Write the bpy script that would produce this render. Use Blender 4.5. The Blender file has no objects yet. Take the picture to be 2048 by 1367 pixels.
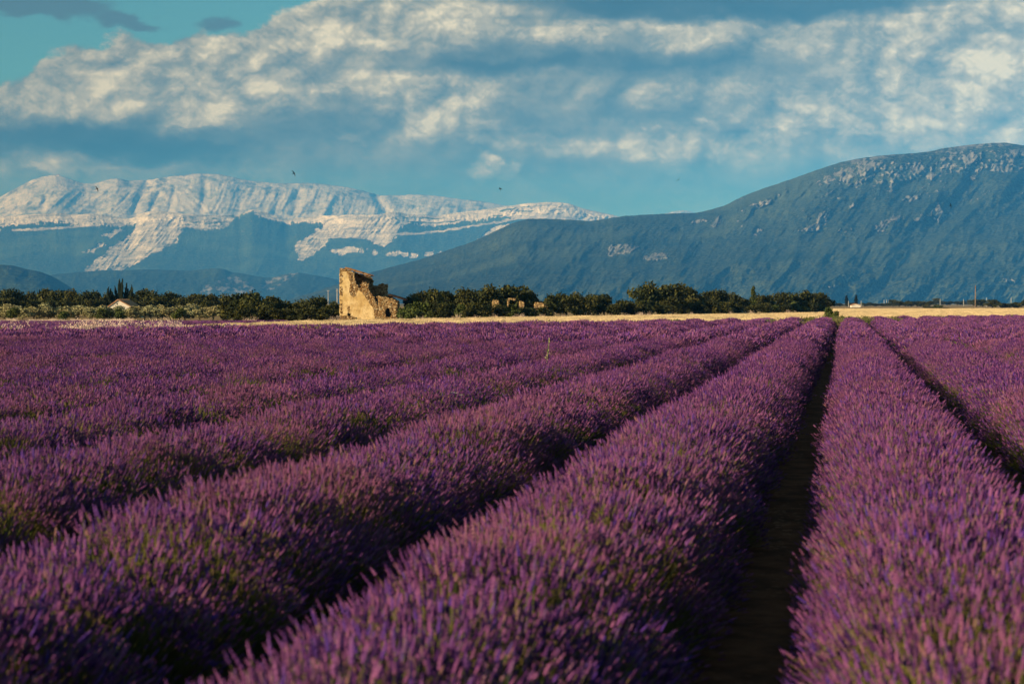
import bpy, math, random
import numpy as np
from mathutils import Vector, Matrix, Euler

random.seed(7)
RNG = np.random.default_rng(11)
SC = bpy.context.scene
COL = SC.collection

# ------------------------------------------------------------------ camera, sky, sun, exposure
FPX = 3982.0            # focal length in pixels of a 2048 px wide frame (70 mm on 36 mm)
HOR = 606.0             # row of the horizon
CAMZ = 1.8
cam_d = bpy.data.cameras.new('camera')
cam = bpy.data.objects.new('camera', cam_d)
COL.objects.link(cam)
SC.camera = cam
cam_d.sensor_width = 36.0
cam_d.lens = 70.0
cam_d.clip_start = 0.1
cam_d.clip_end = 90000.0
PITCH = math.atan((683.5 - HOR) / FPX)
cam.location = (0, 0, CAMZ)
cam.rotation_euler = (math.radians(90) - PITCH, 0, 0)
cam_d.dof.use_dof = True
cam_d.dof.focus_distance = 110.0
cam_d.dof.aperture_fstop = 4.5

SC.view_settings.view_transform = 'Standard'
SC.view_settings.look = 'None'
SC.view_settings.gamma = 1.0
SC.view_settings.use_curve_mapping = False
SC.view_settings.exposure = 0.8
SC.render.engine = 'CYCLES'
SC.cycles.max_bounces = 4
SC.cycles.diffuse_bounces = 2
SC.cycles.glossy_bounces = 1
SC.cycles.transmission_bounces = 2
SC.cycles.transparent_max_bounces = 4
SC.cycles.volume_bounces = 0
SC.cycles.use_denoising = True
SC.cycles.sample_clamp_indirect = 4.0

SUN_EL = math.radians(18)
SUN_AZ = math.radians(62)       # from straight behind the camera towards its left
sun_dir = Vector((-math.sin(SUN_AZ) * math.cos(SUN_EL), -math.cos(SUN_AZ) * math.cos(SUN_EL), math.sin(SUN_EL)))
sd = bpy.data.lights.new('sun', 'SUN')
sd.energy = 5.0
sd.angle = math.radians(0.5)
sd.color = (1.0, 0.80, 0.56)
sun = bpy.data.objects.new('sun', sd)
COL.objects.link(sun)
sun.rotation_euler = sun_dir.to_track_quat('Z', 'Y').to_euler()


def at(px, py, Y):
    """point in the world seen at pixel (px, py) of the 2048 px photograph, at distance Y"""
    return Vector(((px - 1024) / FPX * Y, Y, CAMZ - (py - HOR) / FPX * Y))


class NT:
    """small helper that writes node trees"""
    def __init__(s, tree):
        s.t = tree
        s.n = tree.nodes
        s.l = tree.links

    def new(s, typ, **kw):
        n = s.n.new(typ)
        for k, v in kw.items():
            setattr(n, k, v)
        return n

    def put(s, sock, v):
        if v is None:
            return
        if isinstance(v, bpy.types.NodeSocket):
            s.l.new(v, sock)
        else:
            sock.default_value = v

    def m(s, op, a, b=None, c=None, clamp=False):
        n = s.new('ShaderNodeMath', operation=op, use_clamp=clamp)
        for i, v in enumerate((a, b, c)):
            if v is not None:
                s.put(n.inputs[i], v)
        return n.outputs[0]

    def add(s, a, b): return s.m('ADD', a, b)
    def sub(s, a, b): return s.m('SUBTRACT', a, b)
    def mul(s, a, b): return s.m('MULTIPLY', a, b)

    def vm(s, op, a, b=None):
        n = s.new('ShaderNodeVectorMath', operation=op)
        s.put(n.inputs[0], a)
        if b is not None:
            if op == 'SCALE':
                s.put(n.inputs[3], b)
            else:
                s.put(n.inputs[1], b)
        return n.outputs[0]

    def xyz(s, x, y, z):
        n = s.new('ShaderNodeCombineXYZ')
        s.put(n.inputs[0], x); s.put(n.inputs[1], y); s.put(n.inputs[2], z)
        return n.outputs[0]

    def noise(s, vec, scale=1.0, detail=4.0, rough=0.5, color=False, typ='FBM', dist=0.0):
        n = s.new('ShaderNodeTexNoise')
        n.noise_type = typ
        s.put(n.inputs['Vector'], vec)
        n.inputs['Scale'].default_value = scale
        n.inputs['Detail'].default_value = detail
        n.inputs['Roughness'].default_value = rough
        n.inputs['Distortion'].default_value = dist
        return n.outputs['Color' if color else 'Fac']

    def ss(s, x, a, b, lo=0.0, hi=1.0):
        n = s.new('ShaderNodeMapRange', interpolation_type='SMOOTHSTEP')
        s.put(n.inputs[0], x)
        n.inputs[1].default_value = a; n.inputs[2].default_value = b
        n.inputs[3].default_value = lo; n.inputs[4].default_value = hi
        return n.outputs[0]

    def lin(s, x, a, b, lo=0.0, hi=1.0):
        n = s.new('ShaderNodeMapRange')
        s.put(n.inputs[0], x)
        n.inputs[1].default_value = a; n.inputs[2].default_value = b
        n.inputs[3].default_value = lo; n.inputs[4].default_value = hi
        return n.outputs[0]

    def mix(s, f, a, b, blend='MIX'):
        n = s.new('ShaderNodeMix', data_type='RGBA', blend_type=blend)
        s.put(n.inputs[0], f)
        for i, v in ((6, a), (7, b)):
            if isinstance(v, (tuple, list)) and len(v) == 3:
                v = (*v, 1)
            s.put(n.inputs[i], v)
        return n.outputs[2]

    def ramp(s, f, stops):
        n = s.new('ShaderNodeValToRGB')
        s.put(n.inputs[0], f)
        e = n.color_ramp.elements
        while len(e) < len(stops):
            e.new(0.5)
        for el, (p, c) in zip(e, stops):
            el.position = p
            el.color = (*c, 1) if len(c) == 3 else c
        return n.outputs[0]


# ------------------------------------------------------------------ the sky
def build_world():
    w = bpy.data.worlds.new('World')
    SC.world = w
    w.use_nodes = True
    w.node_tree.nodes.clear()
    g = NT(w.node_tree)
    gen = g.new('ShaderNodeTexCoord').outputs['Generated']
    sep = g.new('ShaderNodeSeparateXYZ')
    g.l.new(gen, sep.inputs[0])
    x, y, z = sep.outputs
    az = g.m('ARCTAN2', x, y)
    hyp = g.m('SQRT', g.add(g.mul(x, x), g.mul(y, y)))
    el = g.m('DIVIDE', z, g.m('MAXIMUM', hyp, 0.05))
    U = g.mul(az, FPX / 100)            # hundreds of pixels right of the view axis
    V = g.mul(el, FPX / 100)            # hundreds of pixels above the horizon
    Q = g.xyz(U, V, 0.0)

    sky = g.new('ShaderNodeTexSky', sky_type='NISHITA')
    sky.sun_disc = False
    sky.sun_elevation = SUN_EL
    sky.sun_rotation = math.radians(180) + SUN_AZ
    sky.altitude = 600
    sky.air_density = 1.0
    sky.dust_density = 0.6
    sky.ozone_density = 2.0
    base = g.mix(1.0, sky.outputs[0], SKYTINT, 'MULTIPLY')

    # warp the coordinates so that everything below gets ragged, billowing outlines
    w1 = g.vm('SUBTRACT', g.noise(g.vm('MULTIPLY', Q, (0.42, 0.75, 1)), 1.0, 4, 0.55, True), (0.5, 0.5, 0.5))
    w2 = g.vm('SUBTRACT', g.noise(g.vm('MULTIPLY', Q, (1.6, 2.2, 1)), 1.0, 5, 0.62, True), (0.5, 0.5, 0.5))
    P = g.vm('ADD', Q, g.vm('MULTIPLY', w1, (1.7, 0.8, 0)))
    P = g.vm('ADD', P, g.vm('MULTIPLY', w2, (0.75, 0.5, 0)))
    P = g.vm('MULTIPLY', P, (1, 1, 0))

    def blobs(lst, start=0.0):
        acc = start
        for (px, py, rx, ry, a) in lst:
            cu = FPX * math.atan((px - 1024) / FPX) / 100
            cv = (HOR - py) * math.cos(math.atan((px - 1024) / FPX)) / 100
            mp = g.new('ShaderNodeMapping', vector_type='TEXTURE')
            mp.inputs['Location'].default_value = (cu, cv, 0)
            mp.inputs['Scale'].default_value = (rx / 100, ry / 100, 1)
            g.l.new(P, mp.inputs[0])
            gr = g.new('ShaderNodeTexGradient', gradient_type='SPHERICAL')
            g.l.new(mp.outputs[0], gr.inputs[0])
            sm = g.m('SMOOTH_MIN', gr.outputs[1], 0.55, 0.25)
            acc = g.m('MULTIPLY_ADD', sm, a / 0.52, acc)
        return acc

    # outline of the tall cloud bank (height of its top along the horizon)
    edge = g.new('ShaderNodeFloatCurve')
    pts = [(-2600, 250), (-900, 260), (-250, 230), (20, 175), (75, 150), (110, 112), (190, 100), (240, 78), (330, 92), (400, 62), (470, 70), (540, 32), (620, 6),
           (720, -30), (900, -90), (1300, -150), (1700, -110), (2000, -40), (2250, -50), (2700, -120), (4600, 60)]
    cv = edge.mapping.curves[0]
    us = [FPX * math.atan((p[0] - 1024) / FPX) / 100 for p in pts]
    vs = [(HOR - p[1]) / 100 for p in pts]
    u0, u1, vmax = us[0], us[-1], 9.0
    while len(cv.points) < len(pts):
        cv.points.new(0.5, 0.5)
    for p, a, b in zip(cv.points, us, vs):
        p.location = ((a - u0) / (u1 - u0), b / vmax)
    for p in cv.points:
        p.handle_type = 'AUTO_CLAMPED'
    edge.mapping.update()
    sp = g.new('ShaderNodeSeparateXYZ')
    Pe = g.vm('ADD', Q, g.vm('MULTIPLY', w2, (0.7, 0.8, 0)))
    g.l.new(Pe, sp.inputs[0])
    g.l.new(g.lin(sp.outputs[0], u0, u1), edge.inputs['Value'])
    top = g.mul(edge.outputs[0], vmax)
    dtop = g.sub(top, sp.outputs[1])                   # below the top edge: positive
    bank = g.ss(dtop, -0.04, 0.16)
    rim = g.mul(g.ss(dtop, -0.1, 0.3), g.ss(dtop, 2.2, 0.2))

    # fine structure: round billows lit from the upper left
    def billow(vec):
        acc = 0.0
        for i, (sc, am) in enumerate(((0.42, 0.52), (0.95, 0.24), (2.3, 0.13), (5.2, 0.075), (11.0, 0.04))):
            n = g.noise(g.vm('ADD', g.vm('MULTIPLY', vec, (sc, sc * 1.35, 1)), (3.1 * i, 1.7 * i, 0)), 1.0, 0, 0.5)
            n = g.m('ABSOLUTE', g.m('MULTIPLY_ADD', n, 3.6, -1.8))
            acc = g.m('MULTIPLY_ADD', n, am, acc)
        return acc
    Qb = g.vm('ADD', Q, g.vm('MULTIPLY', w2, (0.22, 0.20, 0)))
    b0 = billow(Qb)
    b1 = billow(g.vm('ADD', Qb, (-0.16, 0.20, 0)))
    relief = g.sub(b0, b1)
    long = g.noise(g.vm('MULTIPLY', Q, (0.16, 0.9, 1)), 1.0, 6, 0.55)
    fine = g.noise(g.vm('MULTIPLY', Q, (1.4, 3.4, 1)), 1.0, 6, 0.6)

    B = blobs([
        # (px, py, radius x, radius y, amount)   light parts
        (700, 30, 300, 75, 0.34), (480, 100, 170, 60, 0.16), (250, 130, 190, 70, 0.21), (130, 165, 120, 60, 0.13),
        (1000, 60, 300, 70, 0.18), (1290, 75, 260, 60, 0.16), (430, 190, 260, 60, 0.13), (180, 220, 220, 45, 0.08),
        (860, 175, 200, 45, 0.22), (890, 245, 150, 60, 0.22), (1700, 80, 300, 60, 0.13), (1780, 75, 110, 35, 0.14),
        (2000, 60, 160, 80, 0.29), (1640, 235, 190, 60, 0.24), (1960, 230, 280, 90, 0.20), (1350, 285, 130, 60, 0.21),
        (1350, 40, 160, 30, 0.10), (1560, 290, 400, 70, 0.08), (1800, 180, 260, 90, 0.10), (1400, 180, 200, 30, 0.08),
        (1080, 290, 220, 22, 0.13), (120, 322, 80, 45, 0.29), (220, 312, 80, 26, 0.14), (520, 350, 90, 30, 0.16),
        (971, 338, 40, 28, 0.36), (1022, 346, 26, 18, 0.32), (1790, 262, 60, 30, 0.11), (720, 272, 50, 14, 0.18),
        (560, 165, 480, 95, 0.08), (1900, 150, 260, 80, 0.10), (720, 15, 180, 45, 0.16), (1500, 200, 500, 90, 0.05),
        # dark parts
        (1180, 122, 520, 38, -0.20), (950, 140, 260, 22, -0.08), (1480, 6, 560, 42, -0.50), (1330, 118, 180, 26, -0.07),
        (850, 60, 130, 22, -0.09), (150, 282, 420, 50, -0.46), (330, 300, 220, 32, -0.13), (740, 193, 90, 18, -0.13),
        (305, 120, 60, 20, -0.08), (640, 250, 240, 60, -0.10), (560, 130, 240, 55, -0.07), (1350, 215, 220, 24, -0.09),
        (1110, 225, 260, 35, -0.07), (30, 160, 110, 50, -0.09), (1650, 140, 330, 30, -0.04), (1000, 350, 1300, 80, -0.07),
    ], 0.55)
    B = g.m('MULTIPLY_ADD', rim, 0.22, B)
    amp = g.ss(B, 0.38, 0.78)
    B = g.m('SMOOTH_MIN', B, 0.80, 0.22)
    B = g.m('MULTIPLY_ADD', g.mul(g.sub(b0, 0.42), g.m('MULTIPLY_ADD', amp, 0.32, 0.12)), 1.0, B)
    B = g.m('MULTIPLY_ADD', relief, g.m('MULTIPLY_ADD', amp, 0.42, 0.24), B)
    B = g.m('MULTIPLY_ADD', g.sub(long, 0.5), 0.30, B)
    B = g.m('MULTIPLY_ADD', g.sub(fine, 0.5), 0.16, B)
    cloud = g.ramp(B, CLOUDRAMP)

    # little dark clouds that float in the open patch at the upper left
    dk = blobs([(90, 8, 150, 34, 1.3), (245, 38, 90, 22, 1.3), (425, 48, 62, 16, 0.9), (320, 48, 60, 10, 0.6)], 0.0)
    dk = g.add(dk, g.mul(g.sub(fine, 0.5), 2.2))
    dkm = g.ss(dk, 0.15, 1.15)

    # how solid the bank is: it thins out towards the horizon into a blue veil
    Vn = g.m('MULTIPLY_ADD', g.sub(long, 0.5), 1.6, V)
    low = g.ss(Vn, 0.9, 3.4)
    solid = g.m('MULTIPLY', g.m('MULTIPLY_ADD', low, 0.62, 0.38), bank)
    puffs = g.ss(g.add(B, g.mul(low, 0.0)), 0.52, 0.80)
    solid = g.m('MAXIMUM', solid, g.mul(puffs, bank), clamp=True)
    # far overhead the bank breaks up into scattered cloud
    scat = g.ss(g.noise(g.vm('MULTIPLY', gen, (3, 3, 5)), 1.0, 7, 0.55), 0.42, 0.68)
    hi = g.ss(V, 9.0, 16.0)
    solid = g.m('MAXIMUM', g.mul(solid, g.sub(1.0, hi)), g.mul(scat, hi), clamp=True)

    col = g.mix(g.mul(dkm, 0.75), base, DARKCLOUD)
    col = g.mix(solid, col, cloud)
    # nothing but dull earth light below the horizon
    below = g.ss(z, -0.02, 0.0)
    col = g.mix(below, (0.5, 0.6, 0.7, 1), col)
    bg = g.new('ShaderNodeBackground')
    bg.inputs[1].default_value = 0.073
    g.l.new(col, bg.inputs[0])
    out = g.new('ShaderNodeOutputWorld')
    g.l.new(bg.outputs[0], out.inputs[0])
    w.cycles.sampling_method = 'MANUAL'
    w.cycles.sample_map_resolution = 1024


SKYTINT = (0.42, 0.78, 0.70, 1)
DARKCLOUD = (0.8, 1.15, 1.35, 1)
CLOUDRAMP = [(0.0, (0.40, 0.85, 1.0)), (0.25, (0.62, 1.10, 1.25)), (0.43, (1.25, 1.70, 1.68)), (0.62, (2.4, 2.6, 2.2)), (0.80, (4.4, 4.1, 3.1)), (0.96, (7.2, 6.5, 4.7))]
build_world()


# ------------------------------------------------------------------ numeric helpers
def hash2(ix, iy, seed):
    h = (ix.astype(np.int64) * 374761393 + iy.astype(np.int64) * 668265263 + seed * 982451653) & 0xffffffff
    h = ((h ^ (h >> 13)) * 1274126177) & 0xffffffff
    h = (h ^ (h >> 16)) & 0xffffffff
    return h


def perlin(x, y, seed=0):
    x = np.asarray(x, float); y = np.asarray(y, float)
    ix = np.floor(x); iy = np.floor(y)
    fx = x - ix; fy = y - iy
    ux = fx * fx * fx * (fx * (fx * 6 - 15) + 10)
    uy = fy * fy * fy * (fy * (fy * 6 - 15) + 10)
    def gr(dx, dy):
        a = hash2(ix + dx, iy + dy, seed) * (2 * math.pi / 4294967296.0)
        return np.cos(a) * (fx - dx) + np.sin(a) * (fy - dy)
    a = gr(0, 0) * (1 - ux) + gr(1, 0) * ux
    b = gr(0, 1) * (1 - ux) + gr(1, 1) * ux
    return (a * (1 - uy) + b * uy) * 1.5


def fbm(x, y, octv=4, seed=0, rough=0.5):
    t = 0; a = 1; s = 0
    for i in range(octv):
        t = t + a * perlin(x * 2 ** i, y * 2 ** i, seed + 17 * i)
        s += a
        a *= rough
    return t / s


def ridged(x, y, octv=4, seed=0, rough=0.5):
    t = 0; a = 1; s = 0
    for i in range(octv):
        t = t + a * (1 - 2 * np.abs(perlin(x * 2 ** i, y * 2 ** i, seed + 31 * i)))
        s += a
        a *= rough
    return t / s


def sstep(x, a, b):
    t = np.clip((x - a) / (b - a), 0, 1)
    return t * t * (3 - 2 * t)


def np_mesh(name, verts, faces=None, quads=None, attrs=None, smooth=True):
    """mesh from arrays; attrs: {name: (domain, per-element array)}"""
    me = bpy.data.meshes.new(name)
    verts = np.asarray(verts, np.float32)
    me.vertices.add(len(verts))
    me.vertices.foreach_set('co', verts.ravel())
    if faces is None:
        faces = quads
    if faces is not None and len(faces):
        faces = np.asarray(faces, np.int32)
        k = faces.shape[1]
        me.loops.add(faces.size)
        me.loops.foreach_set('vertex_index', faces.ravel())
        me.polygons.add(len(faces))
        me.polygons.foreach_set('loop_start', np.arange(0, faces.size, k, dtype=np.int32))
        me.polygons.foreach_set('use_smooth', np.full(len(faces), smooth))
    me.update(calc_edges=True)
    for an, (dom, arr) in (attrs or {}).items():
        arr = np.asarray(arr, np.float32)
        if arr.ndim == 1:
            at_ = me.attributes.new(an, 'FLOAT', dom)
            at_.data.foreach_set('value', arr)
        elif arr.shape[1] == 3:
            at_ = me.attributes.new(an, 'FLOAT_VECTOR', dom)
            at_.data.foreach_set('vector', arr.ravel())
    me.validate()
    return me


def grid_quads(nu, ns, off=0):
    i, j = np.meshgrid(np.arange(nu - 1), np.arange(ns - 1), indexing='ij')
    a = (i * ns + j).ravel() + off
    return np.stack([a, a + ns, a + ns + 1, a + 1], 1)


def link(name, me, mat=None, parent=None, kind=None, label=None, cat=None, group=None, loc=None):
    o = bpy.data.objects.new(name, me)
    COL.objects.link(o)
    if mat is not None:
        me.materials.append(mat)
    if parent is not None:
        o.parent = parent
    if kind: o['kind'] = kind
    if label: o['label'] = label
    if cat: o['category'] = cat
    if group: o['group'] = group
    if loc is not None: o.location = loc
    return o


def empty(name, loc, label, cat, group=None, rotz=0.0):
    o = bpy.data.objects.new(name, None)
    COL.objects.link(o)
    o.location = loc
    o.rotation_euler = (0, 0, rotz)
    o.empty_display_size = 0.3
    o['label'] = label
    o['category'] = cat
    if group: o['group'] = group
    return o


def material(name, rough=0.9, spec=0.15):
    m = bpy.data.materials.new(name)
    m.use_nodes = True
    g = NT(m.node_tree)
    b = m.node_tree.nodes['Principled BSDF']
    b.inputs['Roughness'].default_value = rough
    b.inputs['Specular IOR Level'].default_value = spec
    return m, g, b


def attr(g, name):
    n = g.new('ShaderNodeAttribute', attribute_name=name)
    return n.outputs['Fac']


# ------------------------------------------------------------------ haze
def build_haze():
    x0, x1, y0, y1, z0, z1 = -12500, 14000, -3000, 31500, -4.0, 1900.0
    v = [(x, y, z) for x in (x0, x1) for y in (y0, y1) for z in (z0, z1)]
    f = [(0, 1, 3, 2), (4, 6, 7, 5), (0, 4, 5, 1), (2, 3, 7, 6), (0, 2, 6, 4), (1, 5, 7, 3)]
    me = np_mesh('haze', v, f, smooth=False)
    m = bpy.data.materials.new('haze_air')
    m.use_nodes = True
    t = m.node_tree
    t.nodes.clear()
    out = t.nodes.new('ShaderNodeOutputMaterial')
    pv = t.nodes.new('ShaderNodeVolumePrincipled')
    pv.inputs['Density'].default_value = HAZE_D
    pv.inputs['Color'].default_value = HAZE_C
    pv.inputs['Absorption Color'].default_value = HAZE_A
    pv.inputs['Anisotropy'].default_value = -0.4
    t.links.new(pv.outputs[0], out.inputs['Volume'])
    link('haze', me, m, kind='stuff', label='thin blue haze between the field and the mountains')


HAZE_D = 5.6e-5
HAZE_C = (0.055, 0.35, 1.0, 1)
HAZE_A = (0.4, 0.4, 0.4, 1)
build_haze()


# ------------------------------------------------------------------ mountains
def mountain_material(name, forest_a, forest_b, rock_a, rock_b, tree=45.0, strength=1.0):
    m, g, b = material(name, 0.95, 0.05)
    pos = g.new('ShaderNodeNewGeometry').outputs['Position']
    rock = attr(g, 'rock')
    n1 = g.noise(pos, 1 / 260.0, 6, 0.65)
    n2 = g.noise(pos, 1 / tree, 3, 0.6)
    n3 = g.noise(pos, 1 / 900.0, 4, 0.6)
    f = g.add(rock, g.mul(g.sub(n1, 0.5), 1.5))
    f = g.add(f, g.mul(g.sub(n2, 0.5), 0.9))
    mask = g.ss(f, 0.32, 0.86)
    fc = g.mix(g.ss(n2, 0.42, 0.60), tuple(0.6 * c for c in forest_a), forest_b)
    fc = g.mix(g.mul(g.ss(n3, 0.46, 0.66), 0.45), fc, tuple(1.6 * c for c in forest_b))
    fc = g.mix(g.mul(g.ss(g.noise(g.vm('ADD', pos, (5000, 0, 900)), 1 / 420.0, 5, 0.65), 0.5, 0.68), 0.6), fc, forest_a)
    rc = g.mix(g.ss(g.noise(g.vm('MULTIPLY', pos, (1, 1, 3.5)), 1 / 190.0, 5, 0.7), 0.34, 0.62), rock_b, rock_a)
    col = g.mix(mask, fc, rc)
    g.l.new(col, b.inputs['Base Color'])
    bp = g.new('ShaderNodeBump')
    bp.inputs['Strength'].default_value = strength
    bp.inputs['Distance'].default_value = tree * 0.45
    g.l.new(g.noise(pos, 1.3 / tree, 4, 0.65), bp.inputs['Height'])
    g.l.new(bp.outputs[0], b.inputs['Normal'])
    return m


def interp(u, pts):
    p = np.array(pts, float)
    return np.interp(u, p[:, 0], p[:, 1])


def smooth_interp(u, pts, w=8):
    r = 0
    for k in (-1.5, -0.75, 0, 0.75, 1.5):
        r = r + interp(u + k * w, pts)
    return r / 5


def inpoly(u, v, poly):
    inside = np.zeros(u.shape, bool)
    n = len(poly)
    for i in range(n):
        x1, y1 = poly[i]; x2, y2 = poly[(i + 1) % n]
        if y1 == y2:
            continue
        c = ((y1 > v) != (y2 > v)) & (u < (x2 - x1) * (v - y1) / (y2 - y1) + x1)
        inside ^= c
    return inside


def mountain(name, mat, u0, u1, nu, ns, ridge, D0, L, zone, label, back=1500.0, base=613.0, rough_edge=0.8, seed=1):
    """a mountainside seen from the plain: foot at distance D0, ridge at about D0+L; zone(u, v, s) gives
       rock mask, steepness (0 gentle .. 1 cliff) and relief in metres along the line of sight"""
    us = np.linspace(u0, u1, nu)
    s = np.linspace(0, 1, ns)
    r = smooth_interp(us, ridge, 5) + rough_edge * 1.2 * fbm(us / 14, us * 0 + 3.3, 3, seed)
    U, S = np.meshgrid(us, s, indexing='ij')
    Rr = r[:, None] * np.ones_like(S)
    V = base + (Rr - base) * S
    rock, steep, relief = zone(U, V, S)
    slope = 1.0 / (0.18 + 2.2 * np.clip(steep, 0, 1)) * (0.25 + 0.75 * sstep(S, -0.1, 0.5))
    F = np.cumsum(slope, axis=1)
    F = (F - F[:, :1])
    F = F / F[:, -1].mean()
    # keep neighbouring columns coherent
    k = 81
    ker = np.hanning(k + 2)[1:-1]; ker /= ker.sum()
    Fp = np.pad(F, ((k // 2, k // 2), (0, 0)), mode='edge')
    F = sum(ker[i] * Fp[i:i + nu] for i in range(k))
    D = D0 + L * F + relief
    Z = CAMZ + (HOR - V) / FPX * D
    X = (U - 1024) / FPX * D
    # the far side of the ridge
    nb = 10
    t = (np.arange(1, nb + 1) / nb)[None, :]
    Db = D[:, -1:] + back * t
    Zb = Z[:, -1:] * (1 - t ** 1.3) + (-2.0) * t ** 1.3
    Xb = (U[:, :1] - 1024) / FPX * D[:, -1:] + 0 * t
    X = np.concatenate([X, Xb], 1); Y = np.concatenate([D, Db], 1); Z = np.concatenate([Z, Zb], 1)
    rock = np.concatenate([rock, np.repeat(rock[:, -1:], nb, 1)], 1)
    Z = np.maximum(Z, -2.5)
    n2 = ns + nb
    me = np_mesh(name, np.stack([X, Y, Z], -1).reshape(-1, 3), quads=grid_quads(nu, n2), attrs={'rock': ('POINT', rock.ravel())})
    return link(name, me, mat, kind='structure', label=label)


ROCK_A, ROCK_B = (0.74, 0.66, 0.54), (0.30, 0.29, 0.25)
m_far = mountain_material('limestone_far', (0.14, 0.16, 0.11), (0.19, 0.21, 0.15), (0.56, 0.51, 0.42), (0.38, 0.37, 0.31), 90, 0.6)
m_cliff = mountain_material('limestone_and_forest', (0.035, 0.06, 0.03), (0.075, 0.11, 0.05), ROCK_A, ROCK_B, 30, 1.0)
m_hill = mountain_material('forest_slope', (0.010, 0.022, 0.014), (0.060, 0.078, 0.040), (0.25, 0.24, 0.21), (0.12, 0.12, 0.10), 17, 1.0)
m_near = mountain_material('wooded_hill', (0.02, 0.036, 0.02), (0.05, 0.075, 0.035), (0.32, 0.30, 0.27), (0.16, 0.155, 0.13), 24, 0.8)


# the bare limestone ridge farthest away
def zone_far(U, V, S):
    k = np.interp(U, [0, 300, 420, 800, 1100], [1.0, 0.9, 0.45, 0.35, 0.2])
    g = U + k * V
    wob = 6 * fbm(U / 60, V / 60, 3, 5)
    gul = ridged((g + wob) / 34, V / 170, 4, 8, 0.55)
    fine = ridged((g + wob) / 9.0, V / 60, 3, 18, 0.55)
    big = ridged((g + 2 * wob) / 95, V / 300, 2, 3)
    top = sstep(1 - S, 0.0, 0.10)
    relief = -(110 * big + 80 * gul * (0.6 + 0.8 * fbm(g / 90, V / 60, 2, 25)) + 26 * fine) * top * 0.8 + 9 * fbm(U / 5, V / 5, 3, 4)
    # deep shaded ravines
    for (ua, va, ub, vb, w, d) in ((296, 366, 268, 422, 9, 150), (92, 395, 82, 425, 6, 90), (320, 388, 300, 425, 6, 110), (412, 360, 405, 420, 8, 100), (750, 392, 775, 425, 9, 150), (600, 385, 590, 425, 8, 80), (560, 392, 548, 428, 7, 70), (350, 380, 335, 430, 6, 80)):
        t = np.clip(((U - ua) * (ub - ua) + (V - va) * (vb - va)) / ((ub - ua) ** 2 + (vb - va) ** 2), 0, 1)
        d2 = (U + wob - ua - t * (ub - ua)) ** 2 + (V - va - t * (vb - va)) ** 2
        relief = relief + 0.6 * d * np.exp(-d2 / w ** 2)
    rock = 0.72 + 0.25 * fbm(g / 30, V / 50, 4, 21) - 0.25 * sstep(fine, 0.3, -0.5)
    return rock, 0.45 + 0 * U, relief


ridge_far = [(-420, 520), (-200, 445), (-60, 408), (0, 395), (20, 384), (60, 362), (92, 352), (110, 350), (130, 353), (160, 366), (190, 368), (212, 361), (230, 357), (243, 357), (255, 362),
             (300, 360), (350, 352), (400, 347), (440, 349), (500, 362), (560, 367), (620, 366), (680, 372), (720, 380), (760, 391), (800, 391), (830, 389),
             (880, 392), (920, 399), (960, 402), (1010, 411), (1100, 424), (1200, 436), (1260, 440), (1330, 427), (1350, 422), (1375, 421), (1395, 427), (1440, 450), (1600, 500)]
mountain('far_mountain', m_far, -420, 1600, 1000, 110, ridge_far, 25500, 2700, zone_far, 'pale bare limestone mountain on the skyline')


# the white cliff band with wooded slopes and scree under it
SCREE = [
    [(284, 424), (330, 420), (362, 428), (360, 460), (352, 486), (308, 507), (270, 528), (239, 544), (228, 543), (222, 536), (200, 543), (171, 543), (172, 532), (205, 512), (222, 496), (240, 482), (256, 474), (272, 458)],
    [(668, 426), (791, 424), (800, 445), (795, 466), (784, 482), (771, 494), (757, 490), (735, 478), (700, 476), (664, 476), (650, 490), (634, 502), (608, 522), (598, 520), (590, 495), (598, 482), (624, 468), (640, 455), (655, 440)],
    [(984, 474), (958, 478), (975, 462), (1000, 450), (1026, 446)],
    [(1050, 404), (1130, 402), (1180, 418), (1245, 432), (1245, 442), (1130, 440), (1060, 437), (1025, 440), (1010, 430)],
    [(165, 505), (185, 498), (205, 483), (210, 490), (190, 505)], [(205, 470), (240, 455), (245, 460), (215, 478)],
    [(660, 500), (700, 493), (720, 497), (700, 503), (680, 512)],
]


def soft_polys(U, V, polys, noise, amp=5.0, nu=None):
    Uw = U + amp * noise + 12 * fbm(U / 26, V / 18, 4, 77) + 6 * fbm((U + 0.6 * V) / 4.5, V / 15, 3, 78)
    Vw = V + amp * 0.7 * np.roll(noise, 7, axis=0)
    m = np.zeros(U.shape)
    for p in polys:
        m = np.maximum(m, inpoly(Uw, Vw, p).astype(float))
    return m


def stripes(U, V, pts, half):
    """band that follows a polyline v(u), thickness given by half(u)"""
    c = interp(U, pts)
    return np.clip(1.3 - np.abs(V - c) / half, 0, 1)


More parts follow.
